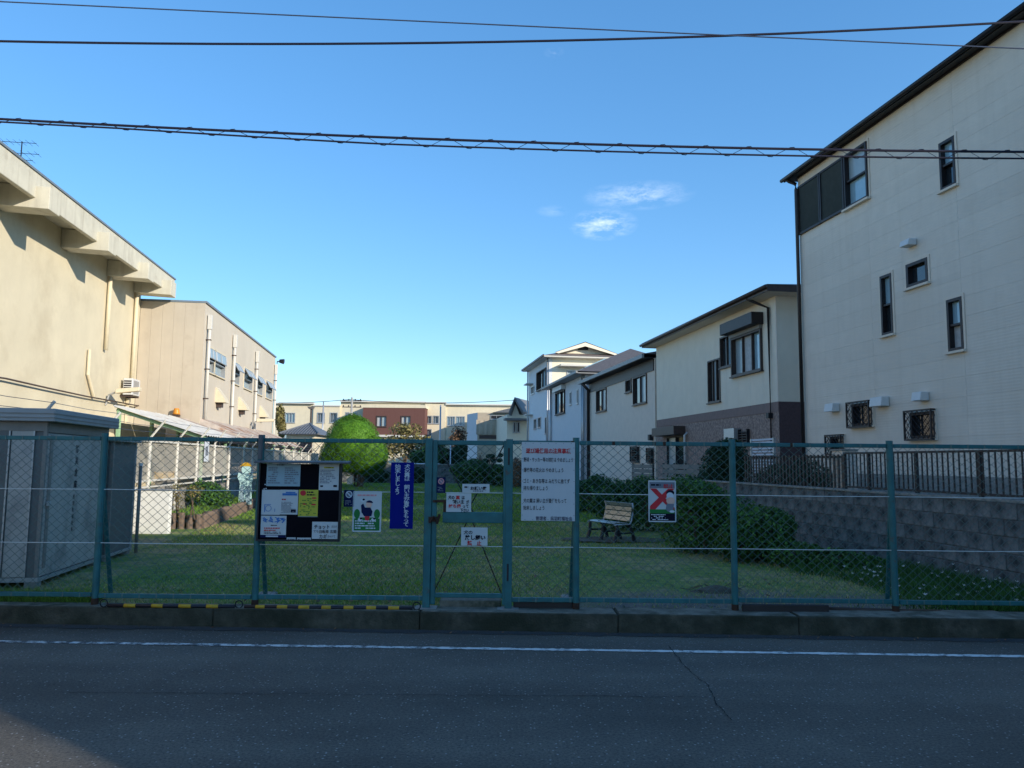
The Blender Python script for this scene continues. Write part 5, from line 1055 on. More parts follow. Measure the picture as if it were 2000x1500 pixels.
mb = MB(); q = z4 + .14; mb.add([(-.6, -.5, q), (8.6, -.5, q), (8.6, e4 + .5, q), (-.6, e4 + .5, q), (4, 3.4, q + 2.1), (4, e4 - 3, q + 2.1)], [(0, 3, 5, 4), (1, 4, 5, 2), (0, 4, 1), (3, 2, 5), (0, 1, 2, 3)]); rf4 = mb.build('roof', 'roof_grey', h4)
for k in range(3):
    y = 3.6 + k * 2.0; x0, x1 = 1.2, 2.3; zz = lambda x: q + 2.1 * (x + .6) / 4.6 + .03
    MB().add([(x0, y, zz(x0)), (x1, y, zz(x1)), (x1, y + 1.3, zz(x1)), (x0, y + 1.3, zz(x0)), (x0, y, zz(x0) + .07), (x1, y, zz(x1) + .07), (x1, y + 1.3, zz(x1) + .07), (x0, y + 1.3, zz(x0) + .07)], [(0, 1, 2, 3), (4, 5, 6, 7), (0, 1, 5, 4), (1, 2, 6, 5), (2, 3, 7, 6), (3, 0, 4, 7)]).build('roof_panel', 'glass_painted_sky', rf4)
for y in (.1, .45, e4 - .2): MB().tube([(-.1, y, -.1), (-.1, y, z4)], .07, 8).build('downpipe', 'alu', h4, smooth=True)

# ---- gabled three-storey house
F5 = plot(12.3, KR, 62, .3); h5 = from_frame('gabled_house', 'three-storey pale house with a cream gable and brown tiled roof', 'house', F5)
e5 = F5.x(1033, 760).y; z5 = F5.y(1073, 699).z; w5 = 6.2
W5 = [opening(F5, 1051, 1069, 728, 764, 1052), opening(F5, 1038, 1044, 756, 771, 1038), opening(F5, 1043, 1048, 819, 839, 1043), opening(F5, 1051, 1057, 816, 836, 1051), opening(F5, 1065, 1070, 815, 848, 1065)]
B('core', 'ivory_wall', h5, (.26, w5, .26, e5, 0, z5)); wall('side_wall', 'shaded_wall', h5, L, (0.0, e5, 0, z5), W5, .255)  # cool side, warm front: shade and sun put into the wall colours
fr = [rect_y(F5, (1107, 723), (1128, 740)), rect_y(F5, (1108, 770), (1128, 800))]; wall('front_wall', 'ivory_wall', h5, facade('front', 0), (.257, w5, 0, z5), fr, .24)
for r in fr: window(h5, facade('front', 0), r, 'alu', ('glass_frost', 'curtain'), .07, .05)
r = fr[0]; MB(facade('front', 0)).box(r[0] - .7, r[1] + 3.5, 0, .9, r[3] + .25, r[3] + .4).build('awning', 'white_paint', h5)
for i, r in enumerate(W5): window(h5, L, r, 'brown_metal' if i == 0 else 'alu', ('glass_painted_sky', 'glass_dark') if i < 2 else ('glass_dark',), .07, .18 if i == 0 else .05)
for z in (F5.x(1038, 752).z, F5.x(1055, 806).z): MB(L).box(1.0 if z < 5 else e5 - 2.2, e5 - .6, 0, .6, z, z + .1).build('awning', 'white_paint', h5)
ov = .55; zr = F5.y(1142, 668).z; q = z5 + .1; xm = F5.y(1142, 668).x
B('soffit', 'white_paint', h5, (-ov, w5 + ov, -.7, e5 + ov, z5 + .002, z5 + .12)); B('gutter', 'brown_metal', h5, (-ov - .1, -ov, -.7, e5 + ov, z5 + .04, z5 + .2))
# hip below, small gable above
mb = MB(); zg = q + (zr - q) * .30; k = .9
mb.add([(-ov, -.75, q + .03), (w5 + ov, -.75, q + .03), (w5 + ov, e5 + ov, q + .03), (-ov, e5 + ov, q + .03), (-ov + 1.2, .5, zg), (w5 + ov - 1.2, .5, zg), (w5 + ov - 1.2, e5, zg), (-ov + 1.2, e5, zg), (xm, .5, zr), (xm, e5, zr), (xm, -.2, zr), (-ov + 1.0, -.2, zg - .02), (w5 + ov - 1.0, -.2, zg - .02)],
       [(0, 1, 5, 4), (1, 2, 6, 5), (3, 0, 4, 7), (2, 3, 7, 6), (7, 4, 8, 9), (5, 6, 9, 8), (6, 7, 9), (4, 11, 10, 8), (8, 10, 12, 5), (0, 3, 2, 1)]); rf = mb.build('roof', 'roof_brown', h5)
MB().add([(-ov + 1.5, .46, zg), (w5 + ov - 1.5, .46, zg), (xm, .46, zr - .25)], [(0, 1, 2)]).build('gable', 'ivory_wall', rf)
mb = MB()
for s in (-1, 1): xb = (-ov + 1.0) if s < 0 else (w5 + ov - 1.0); mb.extrude([(xb, -.2, zg - .05), (xb - s * .3, -.2, zg - .12), (xm, -.2, zr - .38), (xm, -.2, zr - .06)], (0, .06, 0))
mb.build('barge_board', 'ivory_wall', rf); zv = F5.y(1142, 680).z; B('gable_vent', 'dark_brown', rf, (xm - .45, xm + .4, .40, .455, zv - .1, zv + .3))
for y in (.1, e5 - .1): MB().tube([(-.12, y, 0), (-.12, y, z5)], .07, 8).build('downpipe', 'alu', h5, smooth=True)

# ---- small far house with a steep grey roof
p = on_y(1000, 820, 76); F6 = Frame((p.x, 76, .2), AR); h6 = from_frame('grey_roof_house', 'small far house with a steep grey gable roof beside the gabled house', 'house', F6)
z6 = F6.y(1014, 808).z - .5; zr6 = F6.y(1005, 776).z; x6 = F6.y(1004, 776).x
B('body', 'ivory_wall', h6, (F6.y(990, 850).x, 3.5, 0, 9, 0, z6 + .4)); B('lower_roof', 'roof_tile', h6, (F6.y(983, 850).x, 3.6, -1.3, -.01, F6.y(1000, 818).z - .2, F6.y(1000, 818).z))
for a, b_ in ((1002, 1007), (1009, 1015)): r = rect_y(F6, (a, 824), (b_, 845)); window(h6, facade('front', .0), (r[0], r[1], r[2], r[3]), 'alu', ('glass_frost',), .08, .14, depth=-.02)
ga, gb, gc = F6.y(993, 806, -.7), F6.y(1005, 775.5, -.7), F6.y(1022, 804, -.7)
MB().extrude([(ga.x, -.7, ga.z), (gb.x, -.7, gb.z), (gc.x, -.7, gc.z), (gc.x - .1, -.7, gc.z - .25), (gb.x, -.7, gb.z - .28), (ga.x + .1, -.7, ga.z - .25)], (3.5, 7, 0)).build('roof', 'roof_tile', h6)
MB().extrude([(ga.x + .15, -.02, ga.z - .5), (gc.x - .15, -.02, gc.z - .5), (gb.x, -.02, gb.z - .2)], (0, .1, 0)).build('gable', 'ivory_wall', h6)

# ================================================================== plants and bench on the right of the lawn
def shrub(label, px, py, blobs, n, size, mt, zg=.15, **k): p = on_z(px, py, zg); return bush('shrub', label, 'shrub', p, blobs, n, size, mt, group='shrubs along the block wall', **k)
shrub('broad dark green hedge-like shrub behind the steel bench', 1285, 1040, [(-.2, .2, .5, .75, .5, .55), (.5, .1, .55, .6, .5, .6), (-.75, .5, .45, .5, .4, .5)], 9000, .034, 'leaf_dark')
shrub('largest shrub, brighter green, behind the fence post right of the poster', 1415, 1085, [(-.35, .3, .54, .58, .5, .56), (.25, .2, .44, .44, .42, .44), (-.1, .75, .68, .46, .4, .40)], 9000, .034, 'leaf_mid')
shrub('rounded green shrub at the end of the row against the block wall', 1500, 1100, [(.0, .25, .38, .46, .42, .40), (-.35, .1, .28, .35, .32, .30), (.22, .5, .42, .3, .3, .32)], 7000, .032, 'leaf_mid')
shrub('small low spreading shrub trailing along the wall foot', 1640, 1112, [(0, .1, .10, .55, .35, .14), (-.5, .3, .16, .4, .3, .18)], 3000, .03, 'leaf_mid')
shrub('dark green bush below the rules board end', 1160, 1000, [(-.2, 0, .42, .55, .5, .45), (.5, .1, .45, .5, .5, .5), (.2, .4, .75, .35, .35, .3)], 6000, .04, 'leaf_dark')
shrub('leafy green bush beside the low yard fence', 1255, 1000, [(0, 0, .5, .65, .5, .5), (.6, .2, .4, .5, .4, .4)], 6000, .04, 'leaf_mid')
p = on_z(1420, 1003, .3); t = bush('rounded_tree', 'dense dark evergreen small tree rising before the tiled house', 'tree', (p.x, p.y, .2), [(0, 0, 1.15, .62, .6, .70), (.05, 0, 1.55, .48, .45, .42), (-.3, 0, .85, .45, .45, .4)], 12000, .04, 'leaf_black')
p = on_z(1480, 960, .9); bush('yard_plants', 'dark mixed plants on the terrace edge above the block wall', 'plants', (BW.M @ Vector((.7, 6.5, 1.0))), [(0, 0, .25, .3, .9, .35), (0, 1.8, .2, .35, .9, .3)], 3000, .04, 'leaf_black')
# white flowers
Pf = [(RNG.uniform(3.95, 5.8), RNG.uniform(7.55, 9.8)) for _ in range(75)]; V = []; F = []; st = MB()
for (x, y) in Pf:
    if x > RFX(y) - .1: continue
    z = RNG.uniform(.20, .32); r = RNG.uniform(.014, .024); tl = Vector((RNG.normal(0, .3), RNG.normal(0, .3), 1)).normalized(); a = tl.cross(Vector((1, 0, 0))).normalized(); b_ = tl.cross(a); c = Vector((x, y, z)); a0 = RNG.uniform(0, 1)
    for k in range(6):
        q0, q1, q2 = a0 + k * 1.047 - .4, a0 + k * 1.047, a0 + k * 1.047 + .4; n = len(V)
        V += [c, c + (a * math.cos(q0) + b_ * math.sin(q0)) * r * .6 + tl * .008, c + (a * math.cos(q1) + b_ * math.sin(q1)) * r * 1.2 + tl * .018, c + (a * math.cos(q2) + b_ * math.sin(q2)) * r * .6 + tl * .008]; F.append((n, n + 1, n + 2, n + 3))
    st.tube([(x, y, .13), (x, y, z)], .002, 3)
fl = tag(mesh_np('white_flowers', [tuple(v) for v in V], F, 'petal'), 'scattered small white flowers at the foot of the block wall', 'flowers', kind='stuff'); st.build('flower_stems', 'leaf_mid', fl)
# bench
p0 = on_z(1190, 1057, .15); bench = thing('park_bench', 'short steel slat bench with a curved back on the lawn', 'bench', (p0.x + .03, p0.y + .1, .15), RAD(-64)); bench.scale = (.80, .86, .84)
BL = .52
def slat(y0, z0, y1, z1, nm): 
    d = Vector((0, y1 - y0, z1 - z0)).normalized(); nrm = Vector((0, -d.z, d.y)) * .012
    MB().extrude([(-BL, y0, z0), (-BL, y1, z1), (-BL, y1 + nrm.y, z1 + nrm.z), (-BL, y0 + nrm.y, z0 + nrm.z)], (2 * BL, 0, 0)).build(nm, 'bench_slat', bench, bevel=.003)
for y0, z0, y1, z1 in ((-.24, .385, -.16, .40), (-.15, .40, -.07, .405), (-.06, .405, .02, .40), (.03, .40, .11, .392)): slat(y0, z0, y1, z1, 'seat_slat')
for y0, z0, y1, z1 in ((.15, .43, .18, .52), (.185, .535, .20, .62), (.205, .635, .212, .72), (.212, .735, .195, .81)): slat(y0, z0, y1, z1, 'back_slat')
for x in (-BL - .02, 0, BL + .02):
    prof = [(-.25, .375), (.0, .385), (.13, .38), (.17, .45), (.205, .6), (.215, .72), (.195, .82)]
    MB().tube([(x, y + .012, z - .008) for y, z in prof], .018, 6).build('frame', 'alu' if x else 'black_metal', bench, smooth=True)
    for a, b_ in (((-.17, .37), (-.24, 0)), ((.12, .37), (.26, 0))): MB().tube([(x, a[0], a[1]), (x, (a[0] + b_[0]) / 2 + .02, .18), (x, b_[0], b_[1])], .032, 6, .04).build('leg', 'black_metal', bench)
    MB().tube([(x, -.21, .2), (x, .19, .2)], .02, 6).build('stretcher', 'black_metal', bench)
sheet('bench_bare_ground', [(p0.x + .15 + (.95 + random.uniform(-.12, .12)) * math.cos(k * .2244), p0.y + .15 + (.5 + random.uniform(-.08, .08)) * math.sin(k * .2244), .17) for k in range(28)], 'soil')

# ================================================================== far end of the lawn
bx0, bx1 = on_z(640, 942, .15), on_z(915, 944, .15)
ft = bpy.data.objects
def block_row(name, label, a, b_, h, mt):
    L_ = (b_ - a).length; ang = math.atan2(b_.y - a.y, b_.x - a.x); t = thing(name, label, 'wall', (a.x, a.y, .1), ang); B('core', 'block_joint', t, (0, L_, .02, .14, 0, h - .01)); src = None
    for r in range(int(h / .2)):
        x = -.2 if r % 2 else 0
        while x < L_ - .1:
            if src is None: o = src = MB().box(.004, .79, 0, .03, .004, .194).build('block', mt, t, bevel=.008)
            else: o = src.copy(); COL.objects.link(o)
            o.location = (x, random.uniform(-.008, .008), r * .2); x += .8
    B('coping', 'concrete', t, (0, L_, -.02, .16, h - .008, h + .05)); return t
block_row('back_wall', 'grey block wall across the far end of the lawn', Vector((bx0.x - 2, 48.6, 0)), Vector((bx1.x + .3, 48.6, 0)), 1.2, 'block_grey')
for px, lab in ((815, 'dark vine clump growing on the far block wall'), (735, 'low dark clump at the foot of the far wall behind the clipped tree')):
    p = on_y(px, 935, 48.3); bush('wall_vine', lab, 'vine', (p.x, 48.2, .15), [(0, 0, .4, .8, .25, .5)], 900, .08, 'leaf_black')
p = on_z(935, 950, .15); bush('rounded_bush', 'large clipped round dark bush at the far end of the lawn', 'bush', (p.x, 44, .15), [(-.4, 0, .75, 1.15, .9, .75), (.9, .2, .6, .9, .8, .6)], 6000, .07, 'leaf_dark')
bush('bare_hedge', 'brown twiggy hedge beside the far right houses', 'hedge', (on_y(1005, 945, 42).x, 42, .15), [(0, 0, .8, .55, 2.0, .8)], 3000, .06, 'leaf_dry', shell=.3)
# clipped tree
tp = on_z(705, 951, .15); tree = thing('clipped_tree', 'bright green clipped bell-shaped tree on the far lawn', 'tree', (tp.x, tp.y, .15))
sc = tp.y / 1500
def tl(px, py): q = on_y(px, py, tp.y); return q.x - tp.x, q.z - .15
blobs = []
for px, py, rx, rz in ((690, 862, 50, 48), (688, 846, 36, 34), (672, 885, 44, 34), (716, 886, 40, 40), (658, 897, 33, 24), (700, 902, 40, 24), (735, 895, 21, 30), (690, 832, 22, 20)):
    x, z = tl(px, py); blobs.append((x, random.uniform(-.2, .2), z, rx * sc, rx * sc * .95, rz * sc))
lump = []
for b_ in blobs:
    for _ in range(16):
        d = np.array([random.gauss(0, 1) for _k in range(3)]); d /= np.linalg.norm(d); k = random.uniform(.16, .30); lump.append((b_[0] + d[0] * b_[3] * .86, b_[1] + d[1] * b_[4] * .86, b_[2] + d[2] * b_[5] * .86, k, k, k))
P, N = clump_points(blobs * 2 + lump, 85000, .93); leaf_mesh('crown', P, N, .034, 'leaf_topiary', tree, .1, .35)
bmx = bmesh.new()
for b_ in blobs: bmesh.ops.create_icosphere(bmx, subdivisions=2, radius=1, matrix=Matrix.Translation(b_[:3]) @ Matrix.Diagonal((b_[3] * .95, b_[4] * .95, b_[5] * .95, 1)))
me = bpy.data.meshes.new('inner_foliage'); bmx.to_mesh(me); bmx.free(); me.materials.append(MATS['leaf_topiary']); link('inner_foliage', me, tree)
for a, b_ in (((692, 951), (694, 915)), ((704, 951), (715, 915)), ((699, 951), (704, 915))):
    A, Bq = tl(*a), tl(*b_); MB().tube([(A[0], 0, -.1), ((A[0] + Bq[0]) / 2, .05, (A[1] + Bq[1]) / 2), (Bq[0], 0, Bq[1])], .11, 7, .07).build('trunk', 'bark', tree, smooth=True)
x, z = tl(686, 938); B('name_plate', 'white_paint', tree, (x - .17, x + .12, -.25, -.22, z - .2, z + .22))
# garden and street trees beyond the wall
def far_tree(name, label, px, base_y, Y, crown, n, size, mt, trunk_r=.12, group='trees beyond the far wall', shell=.15):
    p = on_y(px, base_y, Y); t = thing(name, label, 'tree', (p.x, Y, .15), 0, group); bl = []
    for (cx, cy, rx, rz) in crown:
        q = on_y(cx, cy, Y); bl.append((q.x - p.x, random.uniform(-.4, .4), q.z - .15, rx * Y / 1500, rx * Y / 1500, rz * Y / 1500))
    P, N = clump_points(bl, n, shell); leaf_mesh('crown', P, N, size, mt, t, .2); mb = MB(); zc = max(b[2] for b in bl)
    mb.tube([(0, 0, -.1), (0.05, 0, zc * .5), (bl[0][0] * .5, 0, zc * .85)], trunk_r, 6, trunk_r * .4)
    for b in bl: mb.tube([(0, 0, zc * .35), ((b[0]) * .6, b[1] * .5, b[2] * .8), (b[0], b[1], b[2] + b[5] * .6)], trunk_r * .5, 5, trunk_r * .12)
    mb.build('trunk', 'bark', t); return t
far_tree('autumn_tree', 'sparse yellow-olive tree between the clipped tree and the gate', 790, 945, 56, [(775, 866, 30, 24), (804, 872, 30, 26), (760, 880, 20, 24), (792, 838, 34, 14), (820, 862, 22, 18)], 2000, .12, 'leaf_olive', shell=.05)
far_tree('evergreen_tree', 'dark evergreen right of the sparse olive tree', 835, 945, 53, [(828, 893, 30, 16), (850, 885, 26, 20)], 4200, .11, 'leaf_dark')
far_tree('evergreen_tree', 'blackish evergreen before the pale scaffolded building', 890, 945, 54, [(890, 895, 22, 22), (900, 880, 14, 18), (872, 902, 18, 14)], 4200, .11, 'leaf_black')
far_tree('autumn_tree', 'reddish-brown leafed tree behind the dark evergreens', 897, 945, 68, [(897, 850, 16, 18), (888, 860, 12, 14)], 800, .12, 'leaf_dry')
far_tree('bare_tree', 'thin reddish bare-branched tree by the pale wall', 940, 945, 50, [(938, 900, 9, 16)], 120, .08, 'leaf_dry', .07)
far_tree('edge_tree', 'small green tree at the end of the beige wing', 548, 860, 60, [(546, 815, 9, 26), (550, 838, 8, 16)], 2200, .12, 'leaf_olive')
# cloud-pruned pine
pp_ = on_z(955, 938, .15); Yp = 46; q = on_y(955, 938, Yp); pine = thing('cloud_pruned_pine', 'small cloud-pruned pine with flat dark pads', 'tree', (q.x, Yp, .15), 0)
def rel(px, py): w = on_y(px, py, Yp); return w.x - q.x, w.z - .15
pads = []
for px, py, rx in ((958, 891, 9), (948, 900, 7), (964, 899, 6), (948, 906, 5), (978, 889, 5), (976, 899, 6)):
    x, z = rel(px, py); pads.append((x, random.uniform(-.15, .15), z, rx * Yp / 1500, rx * Yp / 1500, .13))
P, N = clump_points(pads, 2600, .3); leaf_mesh('crown', P, N, .05, 'leaf_black', pine, .3); mb = MB(); x, z = rel(958, 891); mb.tube([(0, 0, -.1), (.1, 0, .6), (-.05, 0, 1.0), (x, 0, z)], .06, 6, .03)
for b in pads: mb.tube([(0, 0, b[2] - .35), (b[0], b[1], b[2])], .03, 5, .012)
mb.build('trunk', 'bark', pine)
# cars behind the wall
def car(label, px, Y, ztop, paint, ln, boxy):
    p = on_y(px, 930, Y); t = thing('parked_car', label, 'car', (p.x, Y, .14), 0, 'cars parked behind the far wall'); h = ztop - .14; s = ln / 2; b0 = h * .55
    prof = [(-s, .25), (-s, b0 * .9), (-s + .1, b0), (-s + (.15 if boxy else .7), h), (s - (.6 if boxy else 1.2), h), (s - (.1 if boxy else .5), b0), (s, b0 * .85), (s, .25)]
    bd = MB().extrude([(x, -.8, z) for x, z in prof], (0, 1.6, 0)).build('body', paint, t, bevel=.04)
    a, c = -s + (.3 if boxy else .8), s - (.75 if boxy else 1.2)
    for x0, x1 in ((a, (a + c) / 2 - .05), ((a + c) / 2 + .05, c)): MB().extrude([(x0, -.806, b0 + .03), (x1 + .1, -.806, b0 + .03), (x1, -.806, h - .1), (x0 + .05, -.806, h - .1)], (0, .02, 0)).build('side_window', 'glass_painted_sky', t)
    for x in (-s * .62, s * .62): o = MB().extrude([(x + .3 * math.cos(k * .393), -.83, .3 + .3 * math.sin(k * .393)) for k in range(16)], (0, .2, 0)).build('wheel', 'rubber', t); MB().disc((x, -.85, .3), .17, .02).build('rim', 'alu', o)
car('white boxy van whose roof shows over the far wall', 826, 51, on_y(836, 905, 51).z, 'car_white', 3.4, True)
car('pale blue car whose roof shows over the far wall right of the white van', 868, 52.5, on_y(862, 910, 52.5).z, 'car_blue', 3.6, False)

# ================================================================== far school and its neighbours
SY = 92.0; SFr = Frame((0, SY, .14), 0); sch = from_frame('far_school', 'long cream school building across the far background', 'building', SFr); FT = facade('front', 0)
def sx(px): return SFr.y(px, 830).x
def sz(px, py): return SFr.y(px, py).z
secs = [(536, 612, 789), (612, 664, 794), (664, 830, 786), (830, 870, 788), (870, 1040, 792)]
allw = [((556, 806), (576, 826)), ((620, 806), (635, 826)), ((645, 806), (660, 826)), ((674, 805), (682, 822)), ((685, 805), (697, 822)), ((832, 812), (844, 828)), ((846, 812), (858, 828)), ((873, 813), (889, 832)), ((891, 813), (908, 832)), ((940, 808), (960, 820)), ((965, 808), (985, 820)), ((832, 838), (844, 854)), ((556, 840), (576, 858)), ((674, 836), (697, 852))]
wr_ = [(sx(a[0]), sx(b_[0]), sz(b_[0], b_[1]), sz(a[0], a[1])) for a, b_ in allw]
for i, (a, b_, ty) in enumerate(secs):
    zt_ = sz((a + b_) / 2, ty); wall('facade', 'school_cream', sch, FT, (sx(a) + .01, sx(b_), 0, zt_), wr_, .3, off=.25 * (i % 2)); B('parapet', 'white_paint', sch, (sx(a) - .05 + .06, sx(b_) + .05, -.4, .4, zt_ + .003, zt_ + .16))
B('core', 'school_cream', sch, (sx(536), sx(1040), .32, 11, 0, sz(700, 800)))
for i, r in enumerate(wr_): window(sch, facade('front', -.25 * 0), r, 'alu', ('glass_painted_sky', 'glass_frost', 'glass_painted_sky'), .09, .04 + .26 * (1 if any(sx(a) <= r[0] < sx(b_) and k % 2 for k, (a, b_, _) in enumerate(secs)) else 0), depth=.2)
# red brick block in front
rb = from_frame('brick_block', 'dark red brick-faced block with two pale windows in front of the school', 'building', Frame((0, SY - 3, .14), 0)); RF = Frame((0, SY - 3, .14), 0)
rr = lambda a, b_: (RF.y(*a).x, RF.y(*b_).x, RF.y(*b_).z, RF.y(*a).z)
body = rr((709, 796), (829, 850)); ws = [rr((735, 812), (755, 834)), rr((783, 812), (802, 834))]
wall('brick_wall', 'brick_red', rb, FT, body, ws, .3); B('core', 'brick_red', rb, (body[0], body[1], .31, 2.9, body[2], body[3])); B('roof_edge', 'school_cream', rb, (body[0] - .1, body[1] + .1, -.05, 2.9, body[3] + .003, body[3] + .35)); B('lower_storey', 'cream_paint', rb, (body[0] + .2, body[1] - .2, .3, 2.8, 0, body[2] - .25)); B('ledge', 'white_paint', rb, (body[0] - .05, body[1] + .05, -.15, .6, body[2] - .24, body[2] - .003))
for r in ws: window(rb, FT, r, 'brown_metal', ('curtain', 'glass_frost'), .1, .05, depth=.2)
# tiled-roof house, left
TY = 58.0; hf = Frame((0, TY, .14), 0); hh = from_frame('tiled_roof_house', 'small cream house with a grey hipped tile roof before the school', 'house', hf)
a, b_ = hf.y(545, 850).x, hf.y(622, 850).x; zt_ = hf.y(583, 848).z; zr = hf.y(585, 831).z; B('wall', 'cream_paint', hh, (a + .4, b_ - .4, .5, 6, 0, zt_))
mb = MB(); mx_ = (a + b_) / 2; nrow = 7
mb.add([(a, 0, zt_), (b_, 0, zt_), (b_, 6.5, zt_), (a, 6.5, zt_), (mx_ - .1, 3.0, zr + .25), (mx_ + .1, 3.5, zr + .25)], [(0, 1, 5, 4), (1, 2, 5), (2, 3, 4, 5), (3, 0, 4), (0, 3, 2, 1)]); rf = mb.build('roof', 'roof_tile', hh)
for k in range(14):
    x = a + (b_ - a) * (k + .5) / 14; tt_ = 1 - abs(x - mx_) / ((b_ - a) / 2); MB().tube([(x, .0, zt_ + .03), (mx_ + (x - mx_) * 1.0, 3.0 * tt_, zt_ + (zr + .25 - zt_) * tt_ + .03)], .05, 5).build('tile_ridge', 'roof_tile', rf)
for e in (a, b_): MB().tube([(e, 0, zt_ + .05), (mx_, 3.1, zr + .3)], .09, 6).build('hip_ridge', 'roof_tile', rf)
window(hh, facade('front', .5), (mx_ - .2, mx_ + .9, zt_ - 1.8, zt_ - .5), 'brown_metal', ('glass_dark', 'brown_metal'), .08, .06, depth=-.02)
# tarp-wrapped building, right
UY = 84.0; uf = Frame((0, UY, .14), 0); ub = from_frame('tarp_building', 'pale box building wrapped in a tan tarpaulin', 'building', uf)
a, c, b_ = uf.y(910, 850).x, uf.y(932, 850).x, uf.y(1040, 850).x; zt_ = uf.y(950, 806).z
mb = MB(); mb.add([(a, 1.8, 0), (c, 0, 0), (c, 0, zt_), (a, 1.8, zt_ - .1), (b_, 0, 0), (b_, 0, zt_), (b_, 7, 0), (b_, 7, zt_), (a, 7, 0), (a, 7, zt_ - .1)], [(0, 1, 2, 3), (1, 4, 5, 2), (4, 6, 7, 5), (3, 2, 5, 7, 9), (0, 3, 9, 8), (8, 9, 7, 6)]); mb.build('wall', 'shaded_wall', ub); B('front_sheeting', 'tarp', ub, (c + .02, b_, -.03, -.003, 0, zt_))  # side face painted grey as shaded, front sheet tan as sunlit
V = []; F = []; n = 40; z1_, z0_ = uf.y(960, 820).z, uf.y(960, 849).z
for i in range(n + 1):
    x = c - .1 + (uf.y(990, 830).x - c + .3) * i / n; f_ = .10 * math.sin(i * .9) + .06 * math.sin(i * 2.3); sg = .12 * math.sin(i / n * math.pi * 4) ** 2
    for k in range(5): V.append((x, -.16 + f_ * (k / 4) ** .7, z1_ - sg - (z1_ - sg - z0_) * k / 4))
for i in range(n):
    for k in range(4): F.append((i * 5 + k, (i + 1) * 5 + k, (i + 1) * 5 + k + 1, i * 5 + k + 1))
MB().add(V, F).build('tarpaulin', 'tarp', ub, smooth=True); r = (uf.y(936, 850).x, uf.y(985, 850).x, uf.y(950, 857).z, uf.y(950, 850).z); B('lower_boards', 'brown_metal', ub, (r[0], r[1], -.08, -.032, r[2], r[3]))
MB().extrude([(uf.y(962, 815).x, -.5, zt_ + .003), (uf.y(1000, 800).x, -.5, zt_ + .55), (b_, -.5, zt_ + .55), (b_, -.5, zt_ + .003)], (0, 6, 0)).build('roof', 'roof_tile', ub); window(ub, facade('front', -.04), (uf.y(958, 812).x, uf.y(982, 812).x, uf.y(960, 819).z, uf.y(960, 811).z), 'alu', ('glass_frost', 'glass_painted_sky'), .06, .06, depth=-.01)
# utility poles and lamps, far
def upole(label, px, top, Y, arms, mt='pole_concrete', name='utility_pole', r=.14):
    p = on_y(px, 930, Y); z = on_y(px, top, Y).z; t = thing(name, label, 'pole', (p.x, Y, .14)); MB().tube([(0, 0, -.1), (0, 0, z - .14)], r, 8, r * .7).build('shaft', mt, t, smooth=True)
    for k in range(arms):
        zz = z - .5 - k * .6; o = B('crossarm', 'brown_metal', t, (-.9, .9, -.05, .05, zz, zz + .08)); 
        for x in (-.8, -.3, .3, .8): MB().tube([(x, 0, zz + .08), (x, 0, zz + .22)], .05, 6).build('insulator', 'black_metal', o)
    return t
upole('concrete utility pole with a crossarm behind the clipped tree', 683, 776, 72, 2); upole('thin grey pole before the cream school', 627, 785, 70, 0, 'alu', r=.09); upole('thin grey pole right of the brick block', 858, 791, 74, 0, 'alu', r=.1); upole('short white pole among the dark evergreens', 879, 868, 52, 0, 'ink_white', r=.05)
p = on_y(603, 930, 62); z = on_y(603, 795, 62).z; t = thing('street_lamp', 'rust brown lamp post with a square head before the school', 'street lamp', (p.x, 62, .14)); MB().tube([(0, 0, -.1), (0, 0, z - .3)], .07, 8).build('post', 'brown_metal', t); MB().extrude([(-.16, -.16, z - .3), (.16, -.16, z - .3), (.26, -.26, z - .12), (-.26, -.26, z - .12)], (0, .4, 0)).build('lamp_head', 'shed_trim', t)
def wire(name, label, pts, Y, r, mt='cable', n=40, cat='cable'):
    """a hanging cable at distance Y through three or more pixels"""
    q = [on_y(a, b_, Y) for a, b_ in pts]; xs_ = [p.x for p in q]; zs_ = [p.z for p in q]; co = np.polyfit(xs_, zs_, min(2, len(q) - 1)); X = np.linspace(xs_[0], xs_[-1], n)
    return tag(MB().tube([(float(x), Y, float(np.polyval(co, x))) for x in X], r, 6).build(name, mt), label, cat), co
wire('overhead_cable', 'thin far cable running left from the far utility pole', [(545, 787), (620, 785), (683, 780)], 72, .03); wire('overhead_cable', 'thin far cable running right from the far utility pole', [(683, 780), (850, 787), (1010, 781)], 72, .03)

# ================================================================== overhead cables by the road
WYc = 8.6
wire('overhead_cable', 'thinnest, topmost overhead cable slanting down to the right', [(-2200, -105), (0, 4), (1000, 50), (2000, 94), (4200, 190)], WYc - .6, .007, 'cable_grey', 60)
wire('overhead_cable', 'single thick overhead cable sagging in the middle', [(-2200, -60), (0, 67), (760, 90), (1500, 73), (2000, 43), (4200, -190)], WYc, .0135, 'cable', 60)
bd = thing('bundled_cable', 'pair of heavy overhead cables lashed together by a spiral wire', 'cable', (0, WYc, 0))
q = [on_y(a, b_, WYc) for a, b_ in ((-2200, 60), (0, 231), (500, 259), (1000, 278), (1500, 290), (2000, 296), (4200, 235))]; cu = np.polyfit([p.x for p in q], [p.z for p in q], 3)
gap = lambda x: .035 + .045 * max(0, min(1, (x + 4.6) / 3.0))
X = np.linspace(q[0].x, q[-1].x, 160); MB().tube([(float(x), 0, float(np.polyval(cu, x))) for x in X], .0145, 6).build('upper_cable', 'cable', bd); MB().tube([(float(x), 0, float(np.polyval(cu, x)) - gap(x)) for x in X], .0105, 6).build('lower_cable', 'cable', bd)
mb = MB(); x = -8.0; k = 0
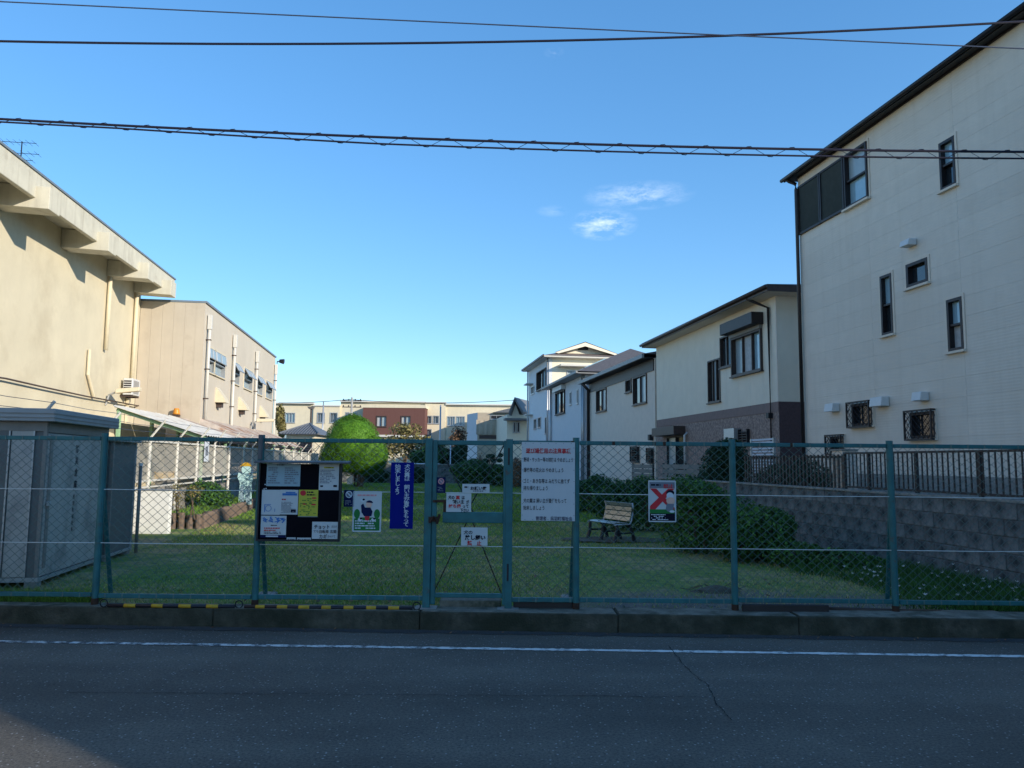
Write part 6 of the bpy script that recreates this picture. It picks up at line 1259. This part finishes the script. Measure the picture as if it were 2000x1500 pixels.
while x < 8.0:
    x2 = x + .20; za, zb_ = np.polyval(cu, x), np.polyval(cu, x2); a = (x, -.012 if k % 2 else .012, za + .012 if k % 2 else za - gap(x) - .01); b_ = (x2, .012 if k % 2 else -.012, zb_ - gap(x2) - .01 if k % 2 else zb_ + .012); mb.tube([a, b_], .0034, 4)
    mb.tube([b_, (x2 + .05, b_[1], b_[2] + (-.004 if k % 2 else .004))], .0045, 4); x = x2 + .05; k += 1
mb.build('lashing_wire', 'cable', bd)
for x, lab in ((q[0].x, 'tall concrete utility pole beside the road left of the sheds'), (q[-1].x, 'tall concrete utility pole beside the road past the tall house')):
    t = thing('utility_pole', lab, 'pole', (x, 8.3, 0)); MB().tube([(0, 0, -.2), (0, 0, 9.5)], .17, 12, .11).build('shaft', 'pole_concrete', t, smooth=True); B('crossarm', 'brown_metal', t, (-.05, .05, -.9, .9, 8.6, 8.7)); B('crossarm', 'brown_metal', t, (-.05, .05, -.7, .9, 7.2, 7.28))

# ================================================================== houses across the road (behind the viewer), unseen, shaped to cast shade over the road and lawn
def shade_house(label, poly, h, mt):
    """footprint poly: the first edge is the street front, running left to right"""
    c = poly[0]; t = thing('shade_house', label, 'house', (c[0], c[1], 0)); w = poly[1][0] - c[0]; T_ = lambda u, o, z: (u, o, z); ws = []
    for zf in np.arange(1.0, h - 1.5, 2.8):
        for u in np.arange(1.5, w - 2.5, 3.2): ws.append((u, u + 1.6, zf, zf + 1.2))
    P = [(x - c[0], y - c[1]) for x, y in poly]; k = .25 * (P[-1][0] - P[0][0]) / (P[-1][1] - P[0][1])
    MB().extrude([(-k, -.25, -.05), (P[1][0], -.25, -.05)] + [(x, y, -.05) for x, y in P[2:]], (0, 0, h + .05)).build('core', mt, t); wall('front_wall', mt, t, T_, (.37, w, -.05, h), ws, .245)
    for r in ws: window(t, T_, r, 'dark_brown', ('glass_painted_sky', 'glass_dark'), .06, .04)
    MB().extrude([(x, y, h + .002) for x, y in P], (0, 0, .2)).build('roof', 'roof_grey', t); return t
shade_house('unseen beige house across the road, side slanted to shape the shade', [(6.62, -2.2), (20.1, -2.2), (20.1, -11), (18.82, -11)], 9.4, 'beige_wall'); shade_house('unseen tall ivory house across the road, shaped to shade the lawn', [(20.3, -2.4), (44, -2.4), (44, -12), (33.6, -12)], 11.5, 'ivory_wall')
